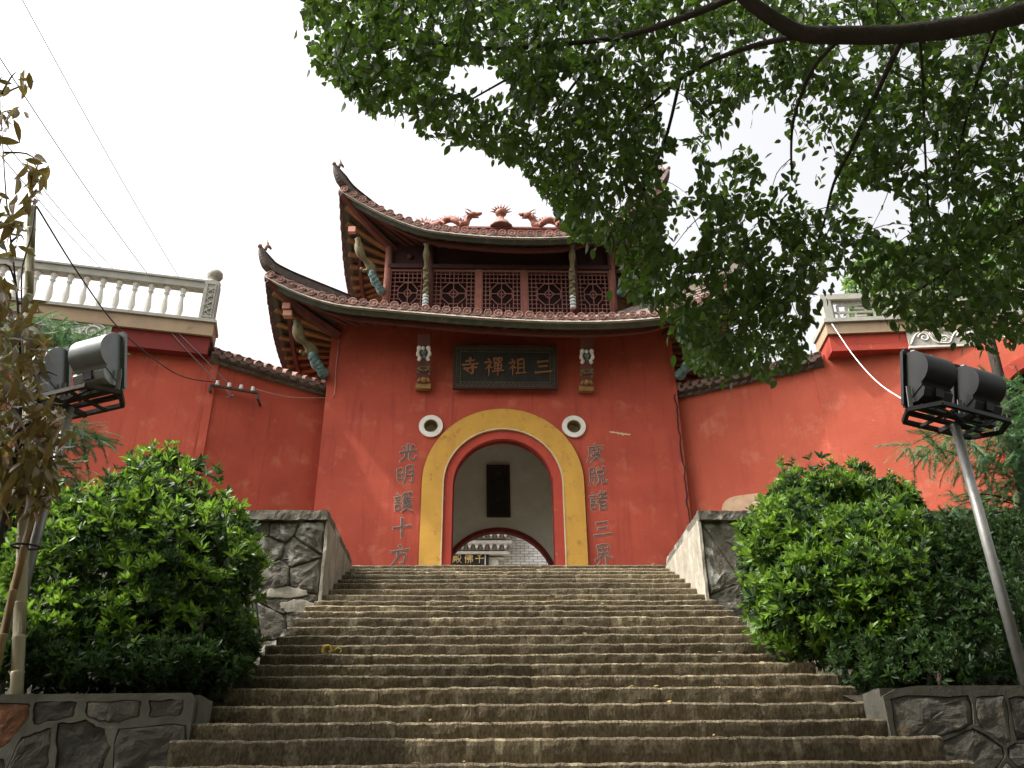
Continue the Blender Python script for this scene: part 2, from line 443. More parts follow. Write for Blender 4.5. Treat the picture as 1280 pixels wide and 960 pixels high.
def arc(cx, cz, r, a0, a1, n):
    return [(cx + r*cos(a0+(a1-a0)*i/n), cz + r*sin(a0+(a1-a0)*i/n)) for i in range(n+1)]
def smooth_path(pts, n=4):
    pts = [Vector(p) for p in pts]
    if len(pts) < 3: return pts
    out = []
    for i in range(len(pts)-1):
        p0, p1, p2, p3 = pts[max(i-1, 0)], pts[i], pts[i+1], pts[min(i+2, len(pts)-1)]
        for k in range(n):
            t = k/n
            out.append(0.5*((2*p1) + (p2-p0)*t + (2*p0-5*p1+4*p2-p3)*t*t + (3*p1-p0-3*p2+p3)*t**3))
    out.append(pts[-1])
    return out

# ------------------------------------------------------------------ lettering: brush strokes in a 100 x 100 cell
ROOT_SHI = [[(22, 8), (30, 16)], [(8, 28), (38, 25), (10, 60)], [(25, 42), (25, 94)], [(30, 46), (40, 56)]]
YAN = [[(18, 6), (26, 14)], [(6, 24), (38, 22)], [(12, 38), (34, 36)], [(12, 50), (34, 49)], [(12, 64), (14, 88)], [(12, 64), (34, 63), (32, 86)], [(14, 86), (32, 85)]]
GLYPH = {
 '三': [[(22, 22), (75, 18)], [(28, 48), (70, 45)], [(8, 80), (92, 76)]],
 '十': [[(8, 48), (92, 42)], [(50, 5), (50, 95)]],
 '千': [[(72, 6), (30, 20)], [(8, 48), (92, 44)], [(50, 15), (48, 95)]],
 '寺': [[(28, 20), (72, 17)], [(50, 4), (50, 38)], [(10, 40), (90, 36)], [(18, 60), (84, 56)], [(62, 44), (63, 88), (50, 84)], [(32, 68), (42, 78)]],
 '祖': ROOT_SHI + [[(52, 14), (52, 84)], [(52, 14), (82, 12), (82, 84)], [(52, 36), (80, 35)], [(52, 58), (80, 57)], [(42, 86), (94, 84)]],
 '禪': ROOT_SHI + [[(50, 10), (64, 9), (62, 25)], [(50, 10), (51, 25), (62, 25)], [(72, 9), (87, 8), (85, 24)], [(72, 9), (73, 24), (85, 24)],
                  [(52, 34), (52, 62)], [(52, 34), (84, 33), (83, 62)], [(52, 47), (83, 46)], [(52, 62), (83, 61)], [(42, 74), (95, 71)], [(68, 33), (68, 97)]],
 '光': [[(50, 5), (50, 42)], [(26, 16), (36, 32)], [(76, 12), (64, 30)], [(10, 46), (92, 40)], [(40, 46), (36, 70), (12, 90)], [(60, 44), (60, 78), (70, 87), (90, 84), (92, 70)]],
 '明': [[(10, 22), (12, 76)], [(10, 22), (36, 20), (36, 74)], [(12, 46), (36, 45)], [(12, 72), (36, 71)], [(56, 12), (54, 60), (42, 92)], [(56, 12), (86, 10), (86, 88), (76, 84)], [(56, 36), (86, 34)], [(55, 58), (86, 56)]],
 '護': YAN + [[(46, 12), (94, 9)], [(60, 4), (60, 20)], [(80, 3), (79, 19)], [(58, 22), (46, 44)], [(52, 36), (52, 64)], [(52, 36), (92, 34)], [(54, 46), (88, 45)], [(54, 55), (88, 54)], [(52, 64), (93, 62)], [(71, 26), (71, 64)], [(48, 72), (84, 70), (44, 97)], [(54, 74), (94, 97)]],
 '方': [[(46, 4), (56, 16)], [(8, 30), (92, 26)], [(42, 30), (38, 60), (12, 92)], [(40, 50), (76, 47), (70, 88), (54, 84)]],
 '度': [[(50, 3), (56, 12)], [(16, 20), (92, 17)], [(22, 20), (20, 56), (4, 94)], [(30, 36), (86, 33)], [(44, 27), (44, 50)], [(68, 26), (67, 50)], [(44, 50), (67, 49)], [(32, 62), (74, 60), (24, 96)], [(38, 66), (90, 95)]],
 '脫': [[(14, 12), (13, 60), (4, 92)], [(14, 12), (36, 11), (36, 86), (28, 82)], [(14, 34), (36, 33)], [(14, 55), (36, 54)], [(54, 6), (60, 18)], [(84, 4), (74, 18)], [(52, 26), (53, 50)], [(52, 26), (86, 24), (84, 48)], [(53, 48), (84, 47)], [(62, 50), (58, 74), (42, 94)], [(74, 50), (74, 82), (82, 88), (95, 86), (96, 74)]],
 '諸': YAN + [[(50, 18), (84, 15)], [(66, 4), (66, 34)], [(44, 38), (96, 33)], [(88, 8), (66, 36), (42, 58)], [(56, 56), (57, 94)], [(56, 56), (86, 54), (85, 94)], [(57, 73), (85, 72)], [(57, 91), (85, 90)]],
 '界': [[(26, 8), (28, 48)], [(26, 8), (76, 6), (74, 46)], [(27, 27), (75, 25)], [(28, 46), (74, 45)], [(50, 7), (50, 46)], [(50, 46), (34, 62), (8, 74)], [(50, 46), (68, 60), (94, 72)], [(38, 64), (36, 80), (22, 96)], [(64, 62), (64, 96)]],
 '佛': [[(26, 6), (8, 46)], [(18, 34), (18, 95)], [(38, 20), (84, 18), (84, 36), (40, 38)], [(40, 38), (36, 56), (88, 54), (84, 80), (76, 75)], [(54, 6), (52, 60), (40, 94)], [(68, 5), (68, 96)]],
 '殿': [[(10, 12), (46, 10), (46, 26)], [(12, 27), (46, 26)], [(12, 12), (12, 50), (4, 90)], [(20, 42), (48, 40)], [(26, 32), (26, 58)], [(40, 32), (40, 58)], [(14, 60), (52, 57)], [(26, 64), (14, 84)], [(38, 64), (48, 80)], [(62, 10), (60, 30), (52, 42)], [(62, 10), (82, 9), (82, 32), (94, 34)], [(56, 52), (86, 50), (50, 94)], [(60, 56), (95, 94)]],
 'faint': [[(50, 10), (50, 60)], [(50, 34), (78, 30)], [(20, 62), (84, 58)]],
 'faint2': [[(46, 20), (54, 34)], [(30, 60), (70, 50)]],
}
def brush(mb, strokes, size, fn, d0, d1, w=0.085, grow=0.0, slant=0.0, dd=0.0006):
    """strokes -> tapered ribbons; fn(u, v, d) -> world, (u, v) metres from the cell centre"""
    for k, st in enumerate(strokes):
        P = [((x-50)/100*size, (50-y)/100*size) for x, y in st]
        P = [(x + slant*z, z) for x, z in P]
        P = [Vector((x, 0, z)) for x, z in P]
        P = smooth_path(P, 3) if len(P) > 2 else [P[0].lerp(P[1], t/4) for t in range(5)]
        n = len(P)
        horiz = abs(P[-1].x-P[0].x) > abs(P[-1].z-P[0].z)
        ww = w*size*(0.82 if horiz else 1.05)*(1.0 if len(strokes) < 8 else 0.72)
        left, right = [], []
        for i, p in enumerate(P):
            d = P[min(i+1, n-1)] - P[max(i-1, 0)]
            d.normalize()
            nrm = Vector((-d.z, 0, d.x))
            t = i/(n-1)
            prof = 0.72 + 0.45*(1-t)**2 - 0.12*sin(pi*t) + (0.28*t**4 if horiz else -0.30*t**3)
            hw = ww*0.5*prof + grow
            q = p.copy()
            if i == 0: q = q - d*(ww*0.25+grow)
            if i == n-1: q = q + d*(ww*0.2+grow)
            left.append(q+nrm*hw); right.append(q-nrm*hw)
        pts = left + right[::-1]
        e = -k*dd
        vs = [fn(p.x, p.z, d0+e) for p in pts] + [fn(p.x, p.z, d1) for p in pts]
        m = len(pts)
        fs = []
        for i in range(n-1):
            fs.append((i, i+1, m-2-i, m-1-i))
        fs += [(i, (i+1) % m, m+(i+1) % m, m+i) for i in range(m)]
        mb.add(vs, fs)

# ------------------------------------------------------------------ ground and landings
g = MB(); g.add([(-700, -700, -6.26), (700, -700, -6.26), (700, 700, -6.26), (-700, 700, -6.26)], [(0, 1, 2, 3)])
g.build('ground', 'soil', kind='structure')
g = MB(); g.rough_box(-6.0, 7.0, -25, -14.6, -6.4, -6.2, 0.8, 0.004, sides='Z')
g.build('path', 'paving', kind='structure')
g = MB(); g.box(-2.95, 3.1, -1.45, 40, -0.5, -0.045)
g.build('landing', 'paving', kind='structure')
for nm, xa, xb in (('terrace_ground', -45, -2.96), ('terrace_ground', 3.11, 45)):
    g = MB(); g.rough_box(xa, xb, -4.55, 60, -0.4, -0.02, 2.0, 0.01, 0.5, sides='Z'); g.build(nm, 'soil', kind='structure')
def bank(xa, xb):
    g = MB(); nx, ny = 24, 14
    vs = []
    for i in range(nx+1):
        for j in range(ny+1):
            x = xa+(xb-xa)*i/nx; y = -4.6 - 5.2*j/ny
            z = -2.30 - 1.30*j/ny + noise.noise(Vector((x, y, 3))*0.9)*0.09
            vs.append((x, y, z))
    g.add(vs, [(i*(ny+1)+j, (i+1)*(ny+1)+j, (i+1)*(ny+1)+j+1, i*(ny+1)+j+1) for i in range(nx) for j in range(ny)], True)
    g.build('bank', 'soil', kind='structure')
bank(-30, -2.9); bank(3.2, 30)

# ------------------------------------------------------------------ stone stairs: every slab a piece
NOSE = [(-1.86, -0.03), (-2.24, -0.2), (-2.66, -0.37), (-3.00, -0.52), (-3.38, -0.70), (-3.76, -0.87), (-4.15, -1.07), (-4.62, -1.28),
        (-5.03, -1.47), (-5.40, -1.63), (-5.72, -1.78), (-6.11, -1.96), (-6.59, -2.18), (-7.02, -2.38), (-7.47, -2.58), (-7.89, -2.77),
        (-8.26, -2.94), (-8.68, -3.13), (-9.04, -3.30), (-9.53, -3.52), (-9.97, -3.72), (-10.34, -3.89), (-10.85, -4.12)]
y, z = NOSE[-1]
while z > -6.1:
    y -= 0.42; z -= 0.185; NOSE.append((y, z))
stairs = thing('stone_stairs', 'long flight of worn rough-hewn stone steps climbing to the red temple gate', 'stairs', (0, -6, -3), kind='structure')
r_ = random.Random(3)
for k, (ny, nz) in enumerate(NOSE):
    zb = NOSE[k+1][1] if k+1 < len(NOSE) else nz-0.2
    yb = ny + 0.62 if k else ny + 0.5
    xa = -2.94 if ny > -4.75 else -2.95 + r_.uniform(-0.06, 0.05)
    xb = 3.10 if ny > -4.75 else 3.1 + 0.06*(-4.7-ny) + r_.uniform(-0.05, 0.05)
    xs = [xa]
    while True:
        w = r_.uniform(0.9, 2.2)
        if xs[-1] + w > xb - 0.5: break
        xs.append(xs[-1]+w)
    xs.append(xb)
    for a, b in zip(xs[:-1], xs[1:]):
        mb = MB()
        dy = r_.uniform(-0.004, 0.004); dz = r_.uniform(-0.0025, 0.0025)
        hr = zb-nz-0.05
        prof = [(0.045, hr), (0.03, hr*0.72), (0.014, hr*0.45), (0.003, hr*0.22), (0.0, -0.022), (0.012, -0.007), (0.032, 0.0), (0.11, 0.002), (0.25, 0.0), (yb-ny, 0.0)]
        na = max(6, int((b-a)/0.035)); np_ = len(prof); vs = []
        for i in range(na+1):
            x = a+0.0015+(b-a-0.003)*i/na
            e1 = noise.noise(Vector((x*1.1, k*9.1, 0)))*0.012 + noise.noise(Vector((x*4.3, k*3.7, 1)))*0.007 + noise.noise(Vector((x*11, k*5.3, 2)))*0.008 + noise.noise(Vector((x*25, k*2.3, 4)))*0.005   # wavy worn edge
            e2 = noise.noise(Vector((x*2.3, k*4.1, 7)))*0.016 + noise.noise(Vector((x*9, k*2.9, 8)))*0.008
            end = min(1.0, min(i, na-i)/1.5)
            for j, (py_, pz_) in enumerate(prof):
                wz = 1.0 if 4 <= j <= 7 else (0.5 if j == 8 else (0.3 if j == 3 else 0.0))
                wy = 1.0 if j <= 6 else (0.5 if j == 7 else 0.0)
                d = noise.noise_vector(Vector((x*7+k, py_*7, pz_*9+k)))*(0.010 if j < 4 else 0.004)
                rnd = (1-end)*(0.006 if 3 <= j <= 7 else 0.002)
                vs.append((x+d.x*0.3*end, ny+dy+py_+e2*wy+d.y+rnd, nz+dz+pz_+e1*wz+d.z*0.5-rnd*0.7))
        fs = [(i*np_+j, (i+1)*np_+j, (i+1)*np_+j+1, i*np_+j+1) for i in range(na) for j in range(np_-1)]
        fs += [tuple(range(np_)), tuple(na*np_+j for j in range(np_))]
        mb.add(vs, fs)
        mb.build('step_stone', 'step', stairs)

# ------------------------------------------------------------------ masonry walls
def poly_round(poly, n_per=3, jit=0.012, rr=random):
    out = []
    m = len(poly)
    for i in range(m):
        a, b = poly[i], poly[(i+1) % m]
        for t in range(n_per):
            f = (t+0.18)/n_per if n_per > 1 else 0.5
            out.append((a[0]+(b[0]-a[0])*f + rr.uniform(-jit, jit), a[1]+(b[1]-a[1])*f + rr.uniform(-jit, jit)))
    return out
def stone_piece(poly, fn, depth_edge, bulge, parent, material, seed, label=None):
    """a stone with an irregular outline, its face bulging out of the joint"""
    rr = random.Random(seed)
    cx = sum(p[0] for p in poly)/len(poly); cz = sum(p[1] for p in poly)/len(poly)
    rings = [(1.0, depth_edge+0.10), (1.0, depth_edge), (0.95, depth_edge-bulge*0.75), (0.84, depth_edge-bulge*0.95), (0.66, depth_edge-bulge), (0.44, depth_edge-bulge), (0.22, depth_edge-bulge)]
    vs = []; n = len(poly)
    def rough(u, v):
        q = Vector((u*4.2, v*4.2, seed*1.37))
        return (noise.noise(q)*0.9 + noise.noise(q*2.6)*0.5 + noise.noise(q*6.1)*0.25)*min(0.05, bulge*0.9)
    for s_, d in rings:
        for p in poly:
            u, v = cx+(p[0]-cx)*s_, cz+(p[1]-cz)*s_
            vs.append(fn(u, v, d + (0 if s_ == 1.0 else rough(u, v))))
    vs.append(fn(cx, cz, depth_edge-bulge+rough(cx, cz)))
    fs = [(i*n+k, i*n+(k+1) % n, (i+1)*n+(k+1) % n, (i+1)*n+k) for i in range(len(rings)-1) for k in range(n)]
    fs += [((len(rings)-1)*n+k, (len(rings)-1)*n+(k+1) % n, len(rings)*n) for k in range(n)]
    mb = MB(); mb.add(vs, fs); return mb.build('stone', material, parent, label=label)

def voronoi(x0, x1, z0, z1, dx, dz, rr, gap=0.012):
    """irregular stone outlines: clipped cells of jittered seeds"""
    S = []
    nx, nz = max(1, int((x1-x0)/dx)), max(1, int((z1-z0)/dz))
    for j in range(nz):
        for i in range(nx):
            if rr.random() < 0.14: continue
            S.append((x0+(i+0.5+rr.uniform(-.42, .42)+(0.5 if j % 2 else 0)*0.6)*(x1-x0)/nx, z0+(j+0.5+rr.uniform(-.36, .36))*(z1-z0)/nz))
    out = []
    for (sx, sz) in S:
        poly = [(x0, z0), (x1, z0), (x1, z1), (x0, z1)]
        for (tx, tz) in S:
            if (tx, tz) == (sx, sz) or abs(tx-sx) > 4*dx or abs(tz-sz) > 4*dz: continue
            nx_, nz_ = tx-sx, tz-sz; L = math.hypot(nx_, nz_); nx_ /= L; nz_ /= L
            c = ((sx+tx)/2)*nx_+((sz+tz)/2)*nz_ - gap
            new = []
            for k in range(len(poly)):
                a, b = poly[k], poly[(k+1) % len(poly)]
                da, db = a[0]*nx_+a[1]*nz_-c, b[0]*nx_+b[1]*nz_-c
                if da <= 0: new.append(a)
                if da*db < 0:
                    f_ = da/(da-db); new.append((a[0]+(b[0]-a[0])*f_, a[1]+(b[1]-a[1])*f_))
            poly = new
            if len(poly) < 3: break
        if len(poly) >= 3: out.append(poly)
    return out
def terrace_wall(sgn, label):
    xi = -2.955 if sgn < 0 else 3.115
    xo = xi + sgn*7.5
    a, b = min(xi, xo), max(xi, xo)
    t = thing('terrace_wall', label, 'stone wall', (xi+sgn*2, -4.6, -1.5), 'terrace walls at the head of the stairs')
    mb = MB(); mb.rough_box(a+(0.0 if sgn > 0 else 0), b, -4.62, -1.9, -2.6, -0.08, 0.16, 0.022, 4, sides='xXy'); mb.build('wall_core', 'old_stone', t)
    mb = MB(); mb.rough_box(a - 0.03*(sgn > 0), b + 0.03*(sgn < 0), -4.74, -1.92, -0.10, 0.05, 0.05, 0.015, 7, sides='xXyZz'); mb.build('coping', 'old_stone', t)
    # cement render on the side facing the steps
    mb = MB()
    c0, c1 = (xi-0.002, xi+0.045) if sgn < 0 else (xi-0.045, xi+0.002)
    mb.rough_box(c0, c1, -4.70, -1.9, -1.40, -0.10, 0.08, 0.012, 5, sides='xXyY'); mb.build('cement_render', 'cheek', t)
    fn = lambda u, v, d: Vector((u, d, v))
    rr = random.Random(11 if sgn < 0 else 12)
    a0, a1 = (xi-3.4, xi-0.02) if sgn < 0 else (xi+0.02, xi+3.4)
    for k, cell in enumerate(voronoi(a0, a1, -2.35, -0.12, 0.46, 0.32, rr, 0.004)):
        stone_piece(poly_round(cell, 4, 0.012, rr), fn, -4.63, rr.uniform(0.02, 0.05), t, 'old_stone', k+(100 if sgn < 0 else 300))
    for k in range(4 if sgn < 0 else 3):      # smears of old cement over the stones
        cu = rr.uniform(a0+0.2 if sgn > 0 else a1-1.5, a0+1.4 if sgn > 0 else a1-0.15); cz = rr.uniform(-1.5, -0.3); sx_, sz_ = rr.uniform(0.18, 0.45), rr.uniform(0.05, 0.14)
        pl = [(cu+sx_*cos(2*pi*i/14)*(1+0.35*noise.noise(Vector((i*0.9, k, sgn)))), cz+sz_*sin(2*pi*i/14)*(1+0.45*noise.noise(Vector((i*1.1, k+9, sgn))))) for i in range(14)]
        o = stone_piece(poly_round(pl, 2, 0.012, rr), fn, -4.668, 0.008, t, 'cheek' if sgn < 0 else 'mortar', 700+k+sgn*40); o.name = 'cement_smear'
    return t
terrace_wall(-1, 'dark weathered stone wall with dull grey cement side, left of the stair head')
terrace_wall(1, 'weathered stone wall with bright pale cement side, right of the stair head')

def retaining_wall(sgn, label, outer, holes, mats, Yf, extra=None):
    t = thing('retaining_wall', label, 'stone wall', (outer[0][0], Yf, -6), 'rubble retaining walls beside the lower stairs')
    fn = lambda u, v, d: Vector((u, d, v))
    rr = random.Random(5 if sgn < 0 else 6)
    if sgn > 0:
        rr2 = random.Random(21)
        hh = [poly_round(c, 4, 0.01, rr2) for c in voronoi(outer[6][0]+0.02 if False else min(p[0] for p in outer)+0.05, min(p[0] for p in outer)+2.4, -4.9, max(p[1] for p in outer)-0.09, 0.46, 0.34, rr2, 0.012)]
    else: hh = [poly_round([(sum(p[0] for p in h)/len(h)*-0.16+q[0]*1.16, sum(p[1] for p in h)/len(h)*-0.16+q[1]*1.16) for q in h], 5, 0.010, rr) for h in holes]
    mb = MB(); mb.plate(outer, hh, fn, Yf, Yf+0.06); mb.build('mortar_joint', 'mortar' if sgn < 0 else 'mortar_shade', t)
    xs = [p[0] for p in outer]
    mb = MB(); mb.rough_box(min(xs), max(xs), Yf+0.055, Yf+0.45, -6.25, max(p[1] for p in outer)-0.012, 0.12, 0.006, 5, sides='xXyZ'); mb.build('wall_core', 'mortar' if sgn < 0 else 'mortar_shade', t)
    for i, h in enumerate(hh):
        stone_piece(h, fn, Yf+0.028, rr.uniform(0.018, 0.04), t, mats.get(i, 'rubble'), i+50*sgn+900)
    return t
# left: corner stands at x = -2.93, top z = -3.47, front Y = -10
def PL(px, py): p = at(px, py, -10.0); return (p.x, p.z)
holesL = [[PL(*p) for p in q] for q in (
    [(45, 880), (92, 878), (90, 893), (44, 905)], [(112, 878), (172, 877), (168, 896), (138, 903), (112, 896)], [(188, 876), (226, 876), (226, 892), (190, 896)],
    [(-40, 884), (32, 882), (30, 900), (5, 930), (-40, 940)], [(28, 925), (60, 912), (58, 958), (10, 962)], [(76, 908), (106, 904), (126, 914), (134, 934), (120, 964), (74, 962)],
    [(150, 914), (226, 908), (228, 962), (146, 966)], [(-60, 960), (0, 950), (6, 985), (-60, 990)], [(12, 972), (66, 970), (66, 1000), (14, 1000)], [(80, 974), (138, 976), (136, 1005), (80, 1003)], [(152, 976), (230, 972), (232, 1006), (150, 1006)],
    [(-110, 886), (-52, 884), (-52, 930), (-110, 935)], [(-130, 946), (-72, 942), (-72, 990), (-130, 995)])]
outL = [(-9.0, -6.25), (PL(243, 900)[0], -6.25), PL(243, 876), PL(238, 866), (-9.0, PL(0, 870)[1])]
retaining_wall(-1, 'low rubble wall with raised mortar joints under the left shrub beside the bamboo pole', outL, holesL, {3: 'rust_stone'}, -10.0)
def PR(px, py): p = at(px, py, -10.0); return (p.x, p.z)
holesR = [[PR(*p) for p in q] for q in (
    [(1108, 874), (1128, 862), (1156, 864), (1152, 886), (1120, 892)], [(1164, 866), (1186, 868), (1190, 900), (1160, 892)], [(1202, 870), (1240, 874), (1242, 912), (1206, 906)],
    [(1262, 872), (1300, 872), (1300, 915), (1258, 914)], [(1140, 900), (1182, 908), (1186, 940), (1150, 944)], [(1216, 922), (1244, 926), (1246, 960), (1212, 958)], [(1262, 930), (1310, 928), (1310, 965), (1262, 965)],
    [(1196, 966), (1240, 972), (1240, 1000), (1196, 1000)])]
outR = [(PR(1106, 880)[0], -6.25), (10.0, -6.25), (10.0, PR(1280, 858)[1]), PR(1180, 857), PR(1146, 857), PR(1120, 861), PR(1104, 870)]
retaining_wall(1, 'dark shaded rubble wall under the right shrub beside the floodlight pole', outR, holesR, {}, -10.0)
# stair-side returns of the two low walls
for sgn, x0, x1 in ((-1, -3.25, -2.955), (1, 3.48, 3.8)):
    pass

# ------------------------------------------------------------------ the gate tower
TW = thing('gate_tower', 'two-storey red temple gatehouse with upswept tiled roofs and yellow arch', 'temple gate', (0, 0, 0))
fnF = lambda u, v, d: Vector((u, d, v))
HW = 4.15
def arch_pts(r, zc, n=28, z0=0.0, cx=0.0):
    return [(cx+r, z0)] + arc(cx, zc, r, 0, pi, n) + [(cx-r, z0)]
mb = MB()
outer = [(-HW, -0.05), (-1.14, -0.05)] + arch_pts(1.14, 2.30)[1:-1][::-1] + [(1.14, -0.05), (HW, -0.05), (HW, 6.75), (-HW, 6.75)]
vents = [(-1.66, 3.74), (1.645, 3.74)]
mb.plate(outer, [arc(x, z, 0.185, 0, 2*pi, 20)[:-1] for x, z in vents], fnF, 0.0, 0.22)
mb.build('front_wall', 'red', TW)
mb = MB()
mb.box(-HW, -HW+0.35, 0.22, 5.0, -0.05, 6.75); mb.box(HW-0.35, HW, 0.22, 5.0, -0.05, 6.75)
mb.build('side_wall', 'red', TW)
mb = MB(); mb.plate([(-HW+.36, -0.05), (-1.75, -0.05)] + [(x-0.05, z) for x, z in arc(-0.02, 0.69, 1.42, pi+0.0, 0, 24)][0:] + [(1.7, -0.05), (HW-.36, -0.05), (HW-.36, 6.7), (-HW+.36, 6.7)], [], fnF, 2.6, 2.74)
mb.build('rear_wall', 'grey_plaster', TW)
mb = MB()
o_ = [(-0.07+1.47, -0.05)] + [(x-0.05, z) for x, z in arc(-0.02, 0.69, 1.47, 0, pi, 28)] + [(-0.07-1.47, -0.05)]
i_ = [(-0.07-1.365, -0.05)] + [(x-0.05, z) for x, z in arc(-0.02, 0.69, 1.365, pi, 0, 28)] + [(-0.07+1.365, -0.05)]
mb.plate(o_+i_, [], fnF, 2.54, 2.75); mb.build('rear_arch_trim', 'red_dark', TW)
mb = MB()
mb.box(-2.0, -1.85, 0.222, 5.0, -0.05, 5.2); mb.box(1.85, 2.0, 0.222, 5.0, -0.05, 5.2); mb.box(-1.85, 1.85, 0.222, 5.0, 5.0, 5.2); mb.box(-1.85, -1.15, 0.222, 0.25, -0.05, 5.0); mb.box(1.15, 1.85, 0.222, 0.25, -0.05, 5.0)
mb.build('passage_wall', 'grey_plaster', TW)
# arch trims
def ring(r0, r1, zc0, zc1, y0, y1, name, m):
    mb = MB()
    o = [(r1, -0.04)] + arc(0, zc1, r1, 0, pi, 36) + [(-r1, -0.04)]
    i = [(-r0, -0.04)] + arc(0, zc0, r0, pi, 0, 36) + [(r0, -0.04)]
    mb.plate(o+i, [], fnF, y0, y1)
    return mb.build(name, m, TW)
ring(1.355, 1.81, 2.32, 2.36, -0.075, 0.03, 'yellow_arch_trim', 'yellow')
ring(1.325, 1.352, 2.32, 2.32, -0.085, 0.02, 'arch_edge', 'cream')  # cream ring paints a highlight along the inner edge of the trim
ring(1.812, 1.835, 2.36, 2.36, -0.02, 0.02, 'arch_edge', 'red_dark')
ring(1.125, 1.322, 2.30, 2.31, -0.03, 0.1, 'red_arch_trim', 'red_ring')
ring(1.10, 1.142, 2.30, 2.30, 0.105, 0.215, 'arch_reveal', 'red_dark')
for x, z in vents:
    mb = MB()
    mb.plate(arc(x, z, 0.275, 0, 2*pi, 28)[:-1], [arc(x, z, 0.165, 0, 2*pi, 28)[:-1]], fnF, -0.05, 0.02)
    v = mb.build('vent_ring', 'white', TW, label='round vent with white painted rim')
    mb = MB(); mb.plate(arc(x, z, 0.163, 0, 2*pi, 24)[:-1], [arc(x, z, 0.15, 0, 2*pi, 24)[:-1]], fnF, -0.04, 0.7)
    mb.plate(arc(x, z, 0.163, 0, 2*pi, 24)[:-1], [], fnF, 0.7, 0.75)
    mb.build('vent_pipe', 'bamboo_br', v)
# couplet lettering, dark strokes with a pale outline
for s, cells in (('光明護十方', [(-2.16, 3.08), (-2.19, 2.55), (-2.21, 1.90), (-2.21, 1.31), (-2.22, 0.70)]), ('度脫諸三界', [(2.11, 3.09), (2.13, 2.52), (2.12, 1.93), (2.17, 1.29), (2.15, 0.72)])):
    for c, (x, z) in zip(s, cells):
        fn = lambda u, v, d, x=x, z=z: Vector((x+u, d, z+v))
        size = 0.44
        st = [[(px, 50+(py-50)*1.08 - (px-50)*0.10) for px, py in q] for q in GLYPH[c]]
        mb = MB(); brush(mb, st, size, fn, -0.010, -0.003, w=0.11, dd=0.0004); ch = mb.build('lettering', 'ink', TW)
        mb = MB(); brush(mb, st, size, fn, -0.0032, -0.001, w=0.11, grow=0.013, dd=0.00012); mb.build('outline', 'pale', ch)
# crack down the right corner and scuffs in the plaster
mb = MB()
pts = [Vector((4.10+0.07*noise.noise(Vector((0, 0, zz*1.7)))+0.045*noise.noise(Vector((3, 0, zz*5))), -0.006, zz)) for zz in np.linspace(0.4, 4.6, 50)]
for a, b in zip(pts[:-1], pts[1:]):
    w = 0.012 + 0.012*abs(noise.noise(a*1.3))
    mb.bar(a, b, 0.012, 0.012+w, upv=(1, 0, 0))
mb.build('plaster_crack', 'black', TW)
mb = MB()
p = at(775, 541, 0)
sc_ = []
for i in range(13): sc_.append((p.x-0.24+0.04*i, p.z+0.035-0.006*i+0.02*random.random()))
for i in range(13): sc_.append((p.x+0.24-0.04*i, p.z-0.065+0.006*i-0.03*random.random()*(i % 3)))
mb.plate(sc_, [], fnF, -0.008, -0.001)
mb.build('plaster_scuff', 'scuff', TW)

